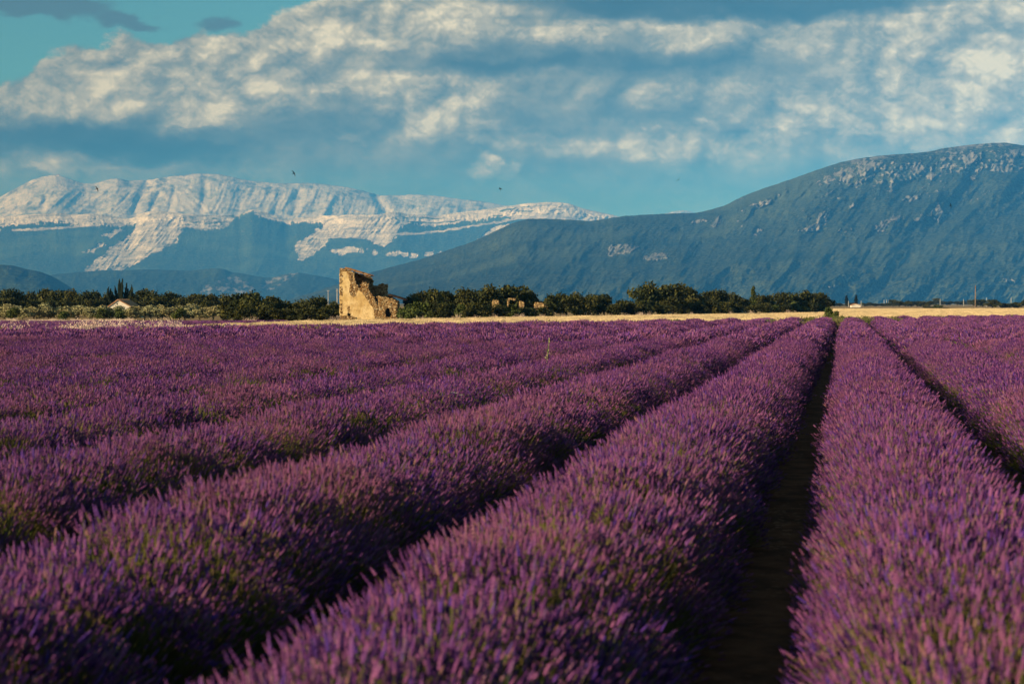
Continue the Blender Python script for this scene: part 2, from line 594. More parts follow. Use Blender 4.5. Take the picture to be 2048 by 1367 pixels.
def zone_cliff(U, V, S):
    n = fbm(U / 11, V / 7, 4, 41)
    n2 = fbm(U / 30, V / 16, 3, 47)
    ridge = interp(U, ridge_cliff)
    below = V - ridge
    poly = soft_polys(U, V, SCREE, n)
    thick = interp(U, [(-100, 26), (0, 22), (230, 22), (260, 12), (300, 30), (420, 32), (455, 30), (470, 4), (500, 5), (520, 14), (575, 9), (600, 10), (660, 20), (700, 40),
                       (790, 40), (820, 20), (900, 24), (1000, 22), (1060, 26), (1240, 20)])
    band = 1 - sstep(below + 7 * n + 7 * fbm(U / 4.0, V / 14, 3, 79), thick * 0.75, thick * 1.05)
    band *= np.where(U > 365, np.where(U < 470, 0.75 + 0.7 * n, 1), 1)
    l2 = stripes(U + 4 * n, V + 3 * n, [(640, 520), (790, 468), (819, 468), (880, 463), (942, 452), (1000, 444), (1060, 430)], 3.2) * (U > 780) * (U < 1030)
    l3 = stripes(U, V + 3 * n, [(-50, 462), (0, 461), (60, 459), (110, 457), (160, 452), (215, 448)], 3.5) * sstep(fbm(U / 28, V * 0, 2, 3), -0.35, 0.0) * (U < 225)
    l4 = stripes(U + 5 * n, V + 5 * n, [(670, 505), (700, 499), (740, 504), (800, 508), (836, 512), (880, 506)], 6) * sstep(fbm((U + 0.3 * V) / 13, V / 40, 3, 9), -0.25, 0.15) * (U > 672) * (U < 885) * (0.45 + 0.9 * sstep(ridged(U / 6, V / 30, 2, 84), -0.3, 0.4))
    rock = np.maximum.reduce([poly * (1 - 0.22 * sstep(V, 465, 535)) * (0.8 + 0.45 * ridged((U + 0.75 * V + 9 * n2) / 7, V / 90, 3, 83)) * (0.62 + 0.9 * sstep(fbm((U + 0.8 * V) / 8, V / 22, 4, 81), -0.35, 0.25)), band, l2, l3, l4])
    # thin wooded ledges that run along the cliffs
    led = np.zeros_like(rock)
    for off, a in ((7, 0.7), (15, 0.8), (23, 0.6)):
        led = np.maximum(led, a * np.clip(1.2 - np.abs(below - off - 5 * n2) / 1.7, 0, 1) * sstep(fbm(U / 40, below / 8, 2, 50 + off), -0.25, 0.1))
    led *= (U > 780) * 1.0 + (U < 470) * 0.6
    rock = rock * (1 - 0.85 * np.clip(led, 0, 1))
    specks = sstep(fbm(U / 7, V / 5, 3, 71), 0.38, 0.5) * 0.7 * sstep(V, 520, 440)
    rock = np.maximum(rock, specks)
    gul = ridged((U + 0.75 * V) / 12, V / 70, 3, 62)
    wood = ridged((U + 0.5 * V) / 75, V / 120, 4, 65)
    cl = ridged(U / 9, V / 22, 3, 68)
    scree = poly * (V > 440)
    cl = 0.45 * cl + 0.8 * fbm(U / 5, V / 6, 3, 70) + 0.5 * ridged(U / 23 + 0.4 * n2, V / 30, 3, 72)
    relief = -60 * wood * (1 - rock) - scree * 24 * gul - (rock - scree).clip(0, 1) * 26 * cl + 4 * fbm(U / 3.0, V / 3.0, 2, 69)
    relief = relief * sstep(1 - S, -0.02, 0.06)
    steep = 0.30 + 0.6 * np.clip(band, 0, 1) + 0.25 * l4
    return rock, steep, relief


ridge_cliff = [(-420, 470), (-100, 440), (0, 434), (60, 429), (120, 426), (150, 430), (180, 427), (230, 433), (262, 438), (284, 426), (310, 421), (360, 426), (400, 430), (440, 431), (480, 430), (497, 421),
               (506, 417), (530, 424), (560, 434), (576, 441), (590, 436), (640, 432), (700, 429), (750, 430), (790, 423), (820, 429), (870, 432), (920, 425), (1000, 415), (1050, 407),
               (1100, 404), (1130, 405), (1170, 418), (1240, 433), (1290, 447), (1400, 480), (1700, 560)]
mountain('cliff_mountain', m_cliff, -420, 1700, 1060, 190, ridge_cliff, 17500, 3600, zone_cliff, 'white cliff band and scree above dark wooded slopes')

# the long wooded mountain on the right
ROCKS_R = [
    [(1672, 345), (1690, 335), (1712, 338), (1705, 352), (1690, 366), (1680, 362)], [(1712, 330), (1740, 318), (1757, 330), (1740, 350), (1722, 352)],
    [(1820, 335), (1832, 320), (1845, 335), (1835, 350), (1822, 345)], [(1850, 345), (1862, 338), (1872, 352), (1862, 362)],
    [(1920, 318), (1940, 305), (1952, 308), (1950, 325), (1930, 335)], [(1985, 340), (2000, 318), (2018, 300), (2035, 298), (2030, 330), (2010, 345)], [(2035, 300), (2060, 296), (2070, 330), (2045, 325)],
    [(1600, 462), (1620, 448), (1640, 430), (1660, 420), (1664, 428), (1650, 450), (1630, 462)], [(1750, 455), (1762, 440), (1800, 430), (1808, 434), (1775, 450), (1768, 464), (1755, 464)],
    [(1822, 442), (1840, 428), (1850, 432), (1838, 444)], [(1860, 425), (1880, 405), (1892, 430), (1880, 444), (1870, 435)], [(1510, 470), (1522, 455), (1528, 460), (1516, 474)],
    [(1420, 452), (1428, 440), (1436, 430), (1438, 440), (1430, 458)], [(1385, 445), (1410, 436), (1412, 442), (1392, 448)],
    [(1500, 410), (1540, 398), (1546, 404), (1520, 416)], [(1695, 410), (1710, 405), (1712, 416), (1698, 418)],
    [(1212, 498), (1230, 490), (1262, 488), (1280, 492), (1262, 505), (1240, 508), (1220, 515), (1210, 508)], [(1285, 515), (1310, 505), (1335, 505), (1338, 515), (1310, 521), (1290, 522)],
    [(1660, 572), (1675, 566), (1668, 576)], [(2012, 556), (2030, 560), (2026, 565), (2010, 560)], [(1800, 398), (1830, 390), (1835, 397), (1812, 405)],
    [(1775, 380), (1792, 340), (1797, 342), (1780, 384)], [(1700, 372), (1745, 345), (1748, 350), (1708, 376)], [(1940, 360), (1958, 330), (1963, 332), (1946, 364)],
]


def zone_right(U, V, S):
    n = fbm(U / 10, V / 8, 4, 141)
    ridge = interp(U, ridge_right)
    below = V - ridge
    poly = soft_polys(U, V, ROCKS_R, n, 8.0) * (0.5 + 0.7 * sstep(fbm((U + 0.7 * V) / 3.5, V / 11, 3, 142), -0.3, 0.2))
    crag = ridged(U / 20, V / 16, 4, 144)
    high = sstep(U, 1560, 1700) * sstep(below, 4, 14) * (1 - sstep(below, 40, 75))
    outc = sstep(crag + 0.5 * n, 0.42, 0.85) * high * 0.85
    crest = (1 - sstep(below + 4 * n, 6, 14)) * sstep(U, 1520, 1750) * 0.50
    spk = sstep(fbm((U + 0.4 * V) / 6, V / 5, 3, 151), 0.18, 0.40) * sstep(fbm(U / 60, V / 45, 3, 155), -0.02, 0.25) * sstep(U, 1350, 1500) * (1 - sstep(V, 455, 500))
    led = np.clip(1.2 - np.abs((V - (448 - 0.10 * (U - 1700)) + 6 * n)) / 2.0, 0, 1) * (U > 1780) * sstep(fbm(U / 25, 0 * V, 2, 6), -0.1, 0.1) * 0.5
    rock = np.maximum.reduce([poly, outc, crest, 0.75 * spk, led])
    rock *= 0.55 + 0.7 * sstep(n, -0.3, 0.3)
    a = ridged((U + 0.55 * V) / 110, V / 130, 4, 161)
    b = ridged((U + 0.7 * V) / 32, V / 60, 3, 165)
    c = ridged(U / 14, V / 26, 3, 169)
    und = fbm(U / 160, V / 90, 3, 173)
    relief = -150 * a - 42 * b - 60 * np.clip(rock, 0, 1) * c * (1 + 0 * S) + 160 * und + 7 * fbm(U / 2.6, V / 2.6, 2, 179)
    # the valley that cuts down the right end of the face
    relief = relief + 260 * np.exp(-((U - (1985 - 0.9 * (V - 330))) / 34) ** 2) * sstep(V, 330, 400) * 0.5
    relief = relief * sstep(1 - S, -0.02, 0.10)
    steep = 0.28 + 0.35 * np.clip(poly + outc, 0, 1)
    return rock, steep, relief


ridge_right = [(420, 612), (560, 604), (640, 580), (700, 560), (737, 546), (790, 532), (839, 519), (880, 505), (942, 485), (993, 461), (1027, 445), (1061, 437), (1113, 438), (1181, 442), (1215, 437), (1249, 432), (1300, 429),
               (1340, 427), (1390, 426), (1420, 420), (1450, 411), (1480, 395), (1520, 379), (1560, 366), (1600, 352), (1640, 338), (1680, 325), (1720, 317), (1760, 312), (1790, 309), (1830, 307), (1860, 303), (1880, 298),
               (1900, 295), (1950, 289), (1990, 286), (2010, 286), (2030, 289), (2048, 292), (2120, 305), (2250, 300), (2450, 330), (2600, 380)]
mountain('forested_mountain', m_hill, 420, 2600, 1150, 210, ridge_right, 7200, 2900, zone_right, 'long dark wooded mountain with grey crags near its crest')


def zone_low(U, V, S):
    n = fbm(U / 9, V / 7, 4, 241)
    poly = soft_polys(U, V, [[(395, 588), (412, 572), (440, 560), (470, 548), (490, 560), (512, 580), (500, 594), (440, 596)], [(515, 572), (545, 552), (590, 540), (600, 545), (570, 565), (552, 580), (530, 578)],
                             [(370, 545), (376, 540), (380, 546)]], n, 9)
    rock = poly * (0.25 + 0.45 * sstep(n, -0.2, 0.3))
    relief = -110 * ridged((U + 0.4 * V) / 60, V / 60, 4, 251) + 8 * fbm(U / 3, V / 3, 2, 254)
    return rock, 0.3 + 0 * U, relief * sstep(1 - S, -0.02, 0.1)


mountain('low_hill', m_near, -420, 1000, 520, 60, [(-420, 560), (0, 556), (60, 556), (120, 547), (200, 541), (300, 539), (380, 541), (430, 536), (450, 538), (465, 546), (478, 545), (500, 550), (540, 556), (570, 548), (600, 545), (640, 552), (680, 560), (740, 575), (800, 600), (1000, 611)],
         12500, 1500, zone_low, 'low wooded foothill with pale scree patches', back=900)


def zone_dark(U, V, S):
    n = fbm(U / 9, V / 7, 4, 341)
    rock = 0.6 * sstep(n, 0.2, 0.4) * (np.abs(V - 535) < 5) * (U > 5) * (U < 45)
    return rock, 0.35 + 0 * U, (-70 * ridged((U + 0.3 * V) / 70, V / 60, 4, 351) + 6 * fbm(U / 3, V / 3, 2, 354)) * sstep(1 - S, -0.02, 0.1)


mountain('near_hill', m_near, -420, 170, 220, 60, [(-420, 520), (-200, 522), (0, 529), (30, 531), (50, 537), (80, 543), (104, 552), (112, 562), (122, 580), (150, 600), (170, 612)],
         8800, 900, zone_dark, 'dark blue wooded hill at the foot of the far mountain', back=900)


# ------------------------------------------------------------------ ground
def gz(X, Y):
    """height of the ground"""
    X = np.asarray(X, float); Y = np.asarray(Y, float)
    dip = -0.55 * sstep(Y, 120, 250) * sstep(-X, 5, 30) * (1 - sstep(Y, 420, 700))
    return dip


def build_ground():
    ys = np.concatenate([np.linspace(-3000, -20, 8), np.linspace(-14, 160, 60), np.linspace(166, 700, 60), np.geomspace(730, 31000, 60)])
    xs = np.concatenate([-np.geomspace(12000, 140, 24), np.linspace(-120, 120, 61), np.geomspace(140, 13500, 24)])
    X, Y = np.meshgrid(xs, ys, indexing='ij')
    Z = gz(X, Y)
    me = np_mesh('ground', np.stack([X, Y, Z], -1).reshape(-1, 3), quads=grid_quads(len(xs), len(ys)))
    m, g, b = material('soil', 1.0, 0.05)
    pos = g.new('ShaderNodeNewGeometry').outputs['Position']
    sp = g.new('ShaderNodeSeparateXYZ'); g.l.new(pos, sp.inputs[0])
    n1 = g.noise(pos, 3.0, 6, 0.65)
    n2 = g.noise(pos, 0.35, 4, 0.6)
    soil = g.mix(g.ss(n1, 0.35, 0.7), (0.05, 0.022, 0.012), (0.14, 0.062, 0.032))
    stone = g.new('ShaderNodeTexVoronoi', feature='F1'); g.l.new(pos, stone.inputs['Vector']); stone.inputs['Scale'].default_value = 11
    soil = g.mix(g.mul(g.ss(stone.outputs['Distance'], 0.28, 0.18), g.ss(n2, 0.45, 0.6)), soil, (0.24, 0.13, 0.08))
    # dry grass country from the far end of the lavender on, then a patchwork of far fields
    fp = g.vm('MULTIPLY', pos, (1 / 420, 1 / 900, 0))
    cell = g.new('ShaderNodeTexVoronoi', feature='F1'); g.l.new(fp, cell.inputs['Vector'])
    f1 = g.noise(pos, 1 / 14.0, 5, 0.6)
    dry = g.mix(g.ss(f1, 0.35, 0.65), (0.34, 0.23, 0.12), (0.20, 0.15, 0.075))
    cs = g.new('ShaderNodeSeparateColor'); g.l.new(cell.outputs['Color'], cs.inputs[0])
    far = g.mix(g.ss(cs.outputs[0], 0.5, 0.55), (0.30, 0.23, 0.14), (0.07, 0.09, 0.04))
    dry = g.mix(g.ss(sp.outputs[1], 900, 1500), dry, far)
    lim = g.sub(sp.outputs[1], g.m('MULTIPLY_ADD', sp.outputs[0], 1.43, 110.0))
    col = g.mix(g.ss(lim, -1.0, 1.0), soil, dry)
    g.l.new(col, b.inputs['Base Color'])
    bp = g.new('ShaderNodeBump'); bp.inputs['Distance'].default_value = 0.06; bp.inputs['Strength'].default_value = 0.9
    g.l.new(n1, bp.inputs['Height']); g.l.new(bp.outputs[0], b.inputs['Normal'])
    link('ground', me, m, kind='structure', label='reddish soil and dry grassland reaching to the mountains')


build_ground()


# ------------------------------------------------------------------ scattering one small mesh many times over a surface (stuff only)
def scatter_tree(name, sources):
    ng = bpy.data.node_groups.new(name, 'GeometryNodeTree')
    ng.interface.new_socket('Geometry', in_out='INPUT', socket_type='NodeSocketGeometry')
    ng.interface.new_socket('Geometry', in_out='OUTPUT', socket_type='NodeSocketGeometry')
    N, L = ng.nodes, ng.links
    gi = N.new('NodeGroupInput'); go = N.new('NodeGroupOutput')
    join = N.new('GeometryNodeJoinGeometry')
    for o in reversed(sources):
        oi = N.new('GeometryNodeObjectInfo')
        oi.inputs['Object'].default_value = o
        oi.inputs['As Instance'].default_value = True
        L.new(oi.outputs['Geometry'], join.inputs[0])
    iop = N.new('GeometryNodeInstanceOnPoints')
    iop.inputs['Pick Instance'].default_value = True
    L.new(gi.outputs[0], iop.inputs['Points'])
    L.new(join.outputs[0], iop.inputs['Instance'])

    def na(n, t):
        a = N.new('GeometryNodeInputNamedAttribute'); a.data_type = t
        a.inputs['Name'].default_value = n
        return a.outputs['Attribute']
    L.new(na('variant', 'INT'), iop.inputs['Instance Index'])
    e2r = N.new('FunctionNodeEulerToRotation')
    L.new(na('turn', 'FLOAT_VECTOR'), e2r.inputs[0])
    L.new(e2r.outputs[0], iop.inputs['Rotation'])
    L.new(na('size', 'FLOAT'), iop.inputs['Scale'])
    L.new(iop.outputs[0], go.inputs[0])
    return ng


def points_object(name, pts, eul, size, variant, tree, **kw):
    me = np_mesh(name, pts, None, attrs={'turn': ('POINT', eul), 'size': ('POINT', size)})
    a = me.attributes.new('variant', 'INT', 'POINT')
    a.data.foreach_set('value', np.asarray(variant, np.int32))
    o = link(name, me, **kw)
    md = o.modifiers.new('scatter', 'NODES')
    md.node_group = tree
    return o


def euler_from_axis(n, spin):
    """XYZ Euler angles that take +Z to n, after a spin about Z"""
    n = n / np.linalg.norm(n, axis=1, keepdims=True)
    # R = Rz(phi) * Ry(theta) * Rz(spin): build the matrix, read the XYZ angles
    th = np.arccos(np.clip(n[:, 2], -1, 1)); ph = np.arctan2(n[:, 1], n[:, 0])
    ct, st, cp, sp_ = np.cos(th), np.sin(th), np.cos(ph), np.sin(ph)
    cs, ss_ = np.cos(spin), np.sin(spin)
    R = np.zeros((len(n), 3, 3))
    A = np.zeros_like(R)
    A[:, 0, 0] = cp * ct; A[:, 0, 1] = -sp_; A[:, 0, 2] = cp * st
    A[:, 1, 0] = sp_ * ct; A[:, 1, 1] = cp; A[:, 1, 2] = sp_ * st
    A[:, 2, 0] = -st; A[:, 2, 2] = ct
    B = np.zeros_like(R)
    B[:, 0, 0] = cs; B[:, 0, 1] = -ss_; B[:, 1, 0] = ss_; B[:, 1, 1] = cs; B[:, 2, 2] = 1
    R = A @ B
    ry = -np.arcsin(np.clip(R[:, 2, 0], -1, 1))
    rx = np.arctan2(R[:, 2, 1], R[:, 2, 2])
    rz = np.arctan2(R[:, 1, 0], R[:, 0, 0])
    return np.stack([rx, ry, rz], 1)


class Geo:
    """collects triangles/quads with a tint and a part value per vertex"""
    def __init__(s):
        s.v = []; s.f = []; s.tint = []; s.part = []

    def add(s, verts, faces, tint, part):
        o = len(s.v)
        s.v.extend([tuple(p) for p in verts])
        s.f.extend([tuple(i + o for i in f) for f in faces])
        s.tint.extend([tint] * len(verts)); s.part.extend([part] * len(verts))

    def tube(s, path, radii, sides, tint, part, close=True):
        path = [Vector(p) for p in path]
        vs = []
        for i, p in enumerate(path):
            d = (path[min(i + 1, len(path) - 1)] - path[max(i - 1, 0)]).normalized()
            a = d.orthogonal().normalized(); b = d.cross(a)
            for k in range(sides):
                t = 2 * math.pi * k / sides + 0.5 * i
                vs.append(p + (a * math.cos(t) + b * math.sin(t)) * radii[i])
        fs = []
        for i in range(len(path) - 1):
            for k in range(sides):
                k2 = (k + 1) % sides
                fs.append((i * sides + k, i * sides + k2, (i + 1) * sides + k2, (i + 1) * sides + k))
        if close:
            fs.append(tuple(range((len(path) - 1) * sides, len(path) * sides)))
        s.add(vs, fs, tint, part)

    def blade(s, p0, p1, w, tint, part, bend=None):
        p0 = Vector(p0); p1 = Vector(p1)
        d = (p1 - p0)
        a = d.cross(Vector((random.uniform(-1, 1), random.uniform(-1, 1), 0.3))).normalized() * w / 2
        m_ = (p0 + p1) / 2 + (bend or Vector((0, 0, 0)))
        s.add([p0 - a * 0.6, p0 + a * 0.6, m_ + a, m_ - a, p1], [(0, 1, 2, 3), (3, 2, 4)], tint, part)

    def mesh(s, name, smooth=False):
        me = bpy.data.meshes.new(name)
        me.from_pydata(s.v, [], s.f)
        a = me.attributes.new('tint', 'FLOAT', 'POINT'); a.data.foreach_set('value', np.array(s.tint, np.float32))
        a = me.attributes.new('part', 'FLOAT', 'POINT'); a.data.foreach_set('value', np.array(s.part, np.float32))
        me.update()
        if smooth:
            me.polygons.foreach_set('use_smooth', np.ones(len(me.polygons), bool))
        return me


def source(me, mat):
    o = bpy.data.objects.new(me.name, me)
    me.materials.append(mat)
    return o


# ------------------------------------------------------------------ lavender
ROWDIR = math.atan((1690 - 1024) / FPX)
RX, RY = math.sin(ROWDIR), math.cos(ROWDIR)          # along a row
PX_, PY_ = RY, -RX                                   # across, to the right
PITCH_ROWS = 1.92
ROW0 = 0.52
HW, HH = 0.58, 0.50                                  # half width and height of the green cushion


def lavender_material():
    m, g, b = material('lavender_flower', 0.75, 0.1)
    part = attr(g, 'part'); tint = attr(g, 'tint')
    rnd = g.new('ShaderNodeObjectInfo').outputs['Random']
    pos = g.new('ShaderNodeNewGeometry').outputs['Position']
    n = g.noise(pos, 0.55, 3, 0.6)
    t = g.m('FRACT', g.add(tint, g.mul(rnd, 0.37)))
    head = g.ramp(t, [(0.0, (0.030, 0.010, 0.075)), (0.25, (0.070, 0.019, 0.125)), (0.5, (0.125, 0.035, 0.155)), (0.72, (0.27, 0.092, 0.23)), (0.88, (0.070, 0.028, 0.27)), (1.0, (0.30, 0.15, 0.14))])
    head = g.mix(g.ss(n, 0.42, 0.68), head, g.mix(0.45, head, (0.24, 0.09, 0.12)))
    stem = g.ramp(t, [(0.0, (0.10, 0.085, 0.035)), (0.6, (0.17, 0.13, 0.05)), (1.0, (0.11, 0.15, 0.03))])
    leaf = g.ramp(t, [(0.0, (0.030, 0.042, 0.016)), (0.7, (0.06, 0.075, 0.025)), (1.0, (0.11, 0.15, 0.03))])
    col = g.mix(g.ss(part, 0.4, 0.6), head, stem)
    col = g.mix(g.ss(part, 1.4, 1.6), col, leaf)
    g.l.new(col, b.inputs['Base Color'])
    return m


m_lav = lavender_material()


def lav_clump(name, nspk, rad, lod, seed):
    rs = random.Random(seed)
    G = Geo()
    for i in range(nspk):
        r = rad * math.sqrt(rs.random()); a = rs.random() * 6.283
        x, y = r * math.cos(a), r * math.sin(a)
        fan = 0.55
        L = rs.uniform(0.20, 0.34) * (1 - 0.12 * (r / rad))
        if rs.random() < 0.03: L *= 1.14
        hl = rs.uniform(0.028, 0.066)
        d = Vector((x * fan / rad * 0.55 + rs.gauss(0, 0.10), y * fan / rad * 0.55 + rs.gauss(0, 0.10), 1)).normalized()
        bend = Vector((rs.gauss(0, 0.012), rs.gauss(0, 0.012), 0))
        p0 = Vector((x * 0.75, y * 0.75, -0.06))
        pm = p0 + d * (L * 0.55) + bend
        pt = p0 + d * L + bend * 2.6
        hd = (pt - pm).normalized()
        pe = pt + hd * hl
        tint = rs.random()
        if lod == 0:
            G.tube([p0, pm, pt], [0.0016, 0.0015, 0.0014], 3, tint, 1.0, False)
            k = 4 + int(hl / 0.014)
            pa, ra = [], []
            R = rs.uniform(0.0037, 0.0062)
            for j in range(k + 1):
                f = j / k
                pa.append(pt + hd * hl * f)
                env = (0.55 + 0.9 * math.sin(math.pi * min(1, f * 0.9 + 0.12))) * (1 - 0.45 * f)
                ra.append(R * env * (1.18 if j % 2 else 0.66))
            ra[0] *= 0.4; ra[-1] = R * 0.22
            G.tube(pa, ra, 5, tint, 0.0)
            if rs.random() < 0.35:
                q = pt - hd * 0.022
                G.tube([q - hd * 0.006, q, q + hd * 0.006], [R * 0.3, R * 0.8, R * 0.3], 4, tint, 0.0)
        elif lod == 1:
            G.blade(p0, pt, 0.0042, tint, 1.0)
            R = rs.uniform(0.0055, 0.0082)
            G.tube([pt, pt + hd * hl * 0.4, pe], [R * 0.5, R * 1.1, R * 0.35], 4, tint, 0.0, False)
        else:
            R = rs.uniform(0.012, 0.018)
            if rs.random() < 0.5: G.blade(p0 + d * L * 0.4, pt, 0.008, tint, 1.0)
            G.tube([pt - hd * 0.02, pt + hd * hl * 0.4, pe + hd * 0.02], [R * 0.5, R * 1.1, R * 0.3], 3, tint, 0.0, False)
    nl = {0: 26, 1: 18, 2: 12}[lod]
    for i in range(nl):
        r = rad * math.sqrt(rs.random()); a = rs.random() * 6.283
        x, y = r * math.cos(a), r * math.sin(a)
        h = rs.uniform(0.05, 0.15)
        w = (0.006, 0.010, 0.03)[lod]
        G.blade((x, y, -0.05), (x * 1.35 + rs.gauss(0, .02), y * 1.35 + rs.gauss(0, .02), h), w, rs.random(), 2.0)
    return G.mesh(name)


SRC = []
for v in range(4): SRC.append(source(lav_clump('lavender_tuft', 48, 0.18, 0, 10 + v), m_lav))
for v in range(4): SRC.append(source(lav_clump('lavender_tuft', 54, 0.25, 1, 20 + v), m_lav))
for v in range(4): SRC.append(source(lav_clump('lavender_tuft', 46, 0.42, 2, 30 + v), m_lav))
LAV_GN = scatter_tree('lavender_scatter', SRC)


def foliage_material():
    m, g, b = material('lavender_foliage', 0.9, 0.05)
    pos = g.new('ShaderNodeNewGeometry').outputs['Position']
    n = g.noise(pos, 22.0, 4, 0.7)
    g.l.new(g.mix(g.ss(n, 0.35, 0.7), (0.014, 0.018, 0.010), (0.05, 0.058, 0.024)), b.inputs['Base Color'])
    bp = g.new('ShaderNodeBump'); bp.inputs['Distance'].default_value = 0.03
    g.l.new(n, bp.inputs['Height']); g.l.new(bp.outputs[0], b.inputs['Normal'])
    return m


m_fol = foliage_material()


def row_shape(k, t):
    """centre wobble, width factor and height factor of row k at distance t along it"""
    wob = 0.07 * fbm(t / 7.0, k * 3.7 + 0 * t, 2, 500)
    wf = 1 + 0.15 * perlin(t / 0.62, k * 5.1 + 0 * t, 510) + 0.08 * fbm(t / 3.0, k * 2.2 + 0 * t, 2, 511)
    hf = 1 + 0.17 * perlin(t / 0.55, k * 4.3 + 0 * t, 520) + 0.13 * fbm(t / 4.0, k * 1.3 + 0 * t, 2, 521)
    return wob, wf, hf


def row_surface(k, t, a, HWs=HW, HHs=HH):
    """world point and normal on the cushion of row k; a = angle from the top, radians"""
    wob, wf, hf = row_shape(k, t)
    c = ROW0 + k * PITCH_ROWS + wob
    sx = np.sin(a); cz = np.cos(a)
    off = HWs * wf * np.sign(sx) * np.abs(sx) ** 0.9
    z = HHs * hf * np.sign(cz) * np.abs(cz) ** 0.75
    p = c + off
    X = t * RX + p * PX_
    Y = t * RY + p * PY_
    nx = sx / HWs; nz = cz / HHs
    l = np.sqrt(nx ** 2 + nz ** 2)
    nx, nz = nx / l, nz / l
    return X, Y, z, nx * PX_, nx * PY_, nz


def t_end(k):
    # row k meets the far edge of the field where Y = 110 + 1.43 X
    c = ROW0 + k * PITCH_ROWS
    # t*RY + c*PY = 110 + 1.43 (t*RX + c*PX)
    return (110 + 1.43 * c * PX_ - c * PY_) / (RY - 1.43 * RX)


def t_view(k, te):
    """first and last t of row k that lie in or near the camera's view"""
    c = ROW0 + k * PITCH_ROWS
    t = np.linspace(-5, te, 500)
    X = t * RX + c * PX_; Y = t * RY + c * PY_
    ok = (Y > -6) & (np.abs(X) < 0.2571 * np.maximum(Y, 0) + 4.5)
    if not ok.any():
        return None
    return t[ok][0], t[ok][-1]


ORD = ['first', 'second', 'third', 'fourth', 'fifth', 'sixth', 'seventh', 'eighth', 'ninth', 'tenth', 'eleventh', 'twelfth', 'thirteenth', 'fourteenth', 'fifteenth',
       'sixteenth', 'seventeenth', 'eighteenth', 'nineteenth', 'twentieth', 'twenty-first', 'twenty-second', 'twenty-third', 'twenty-fourth', 'twenty-fifth', 'twenty-sixth', 'twenty-seventh']


def lavender_points(k, t0, t1, rg):
    P, E, S, Vt = [], [], [], []
    for (a0, a1, dens, var0) in ((-9, 20, 52, 0), (20, 58, 27, 4), (58, 900, 13, 8)):
        b0, b1 = max(t0, a0), min(t1, a1)
        if b1 <= b0: continue
        n = int((b1 - b0) * dens)
        t = rg.uniform(b0, b1, n)
        u = rg.uniform(-1, 1, n)
        a = np.radians(88) * np.sign(u) * np.abs(u) ** 0.9
        # places where a plant is missing or thin
        gap = fbm(t / 0.9, k * 9.1 + 0 * t, 2, 530)
        keep = gap < 0.62
        t, a = t[keep], a[keep]; n = len(t)
        X, Y, z, nx, ny, nz = row_surface(k, t, a)
        lean = 0.62
        d = np.stack([nx * lean + rg.normal(0, 0.09, n) + 0.05, ny * lean + rg.normal(0, 0.09, n), nz * lean + (1 - lean) + 0.10], 1)
        size = rg.uniform(0.82, 1.15, n) * (1 + 0.14 * fbm(t / 1.1, k * 7.7 + 0 * t, 2, 540)) * (1 - 0.32 * np.abs(np.sin(a)) ** 3)
        P.append(np.stack([X, Y, z + gz(X, Y)], 1)); E.append(euler_from_axis(d, rg.uniform(0, 6.283, n)))
        S.append(size); Vt.append(rg.integers(var0, var0 + 4, n))
    return np.concatenate(P), np.concatenate(E), np.concatenate(S), np.concatenate(Vt)


def row_mound(k, t0, t1):
    ts = [t0]
    while ts[-1] < t1:
        ts.append(ts[-1] + (0.18 if ts[-1] < 25 else 0.45 if ts[-1] < 60 else 1.0))
    t = np.array(ts)
    a = np.radians(np.linspace(-100, 100, 13))
    T, A = np.meshgrid(t, a, indexing='ij')
    X, Y, Z, nx, ny, nz = row_surface(k, T, A)
    bump = 0.03 * perlin(T / 0.13, A / 0.25 + k * 3, 550)
    X = X + nx * bump; Y = Y + ny * bump; Z = Z + nz * bump
    n = len(t)
    V = np.stack([X, Y, Z], -1).reshape(-1, 3)
    return np_mesh('foliage', V, quads=grid_quads(n, 13))


def row_label(k):
    if k == 0: return 'broad lavender row filling the lower right, right of the widest dark furrow'
    if k == -1: return 'broad lavender row sweeping up from the bottom centre, left of the widest dark furrow'
    if k > 0: return '%s purple lavender row to the right of the broad lower right row' % ORD[k - 1]
    return '%s purple lavender row to the left of the row rising from bottom centre' % ORD[-k - 2]


def build_lavender():
    for k in range(-24, 16):
        te = t_end(k)
        tv = t_view(k, te)
        if tv is None or tv[1] - tv[0] < 3: continue
        t0, t1 = tv
        rg = np.random.default_rng(1000 + k)
        c = ROW0 + k * PITCH_ROWS
        base = (t0 * RX + c * PX_, t0 * RY + c * PY_, 0.0)
        root = empty('lavender_row', base, row_label(k), 'lavender row', 'parallel lavender rows')
        off = np.array(base)
        me = row_mound(k, t0, t1)
        co = np.empty(len(me.vertices) * 3, np.float32); me.vertices.foreach_get('co', co)
        me.vertices.foreach_set('co', (co.reshape(-1, 3) - off).astype(np.float32).ravel())
        link('foliage', me, m_fol, parent=root)
        P, E, S, Vt = lavender_points(k, t0, t1, rg)
        points_object('flower_spikes', P - off, E, S, Vt, LAV_GN, parent=root, kind='stuff')


build_lavender()


# ------------------------------------------------------------------ words for labels
ONES = ['', 'first', 'second', 'third', 'fourth', 'fifth', 'sixth', 'seventh', 'eighth', 'ninth', 'tenth', 'eleventh', 'twelfth', 'thirteenth', 'fourteenth', 'fifteenth',
        'sixteenth', 'seventeenth', 'eighteenth', 'nineteenth']
TENS = {2: 'twent', 3: 'thirt', 4: 'fort', 5: 'fift'}


def ordinal(n):
    if n < 20: return ONES[n]
    t, o = divmod(n, 10)
    return TENS[t] + 'ieth' if o == 0 else TENS[t] + 'y-' + ONES[o]


def ground_pt(px, Y):
    X = (px - 1024) / FPX * Y
    return X, Y, float(gz(X, Y))


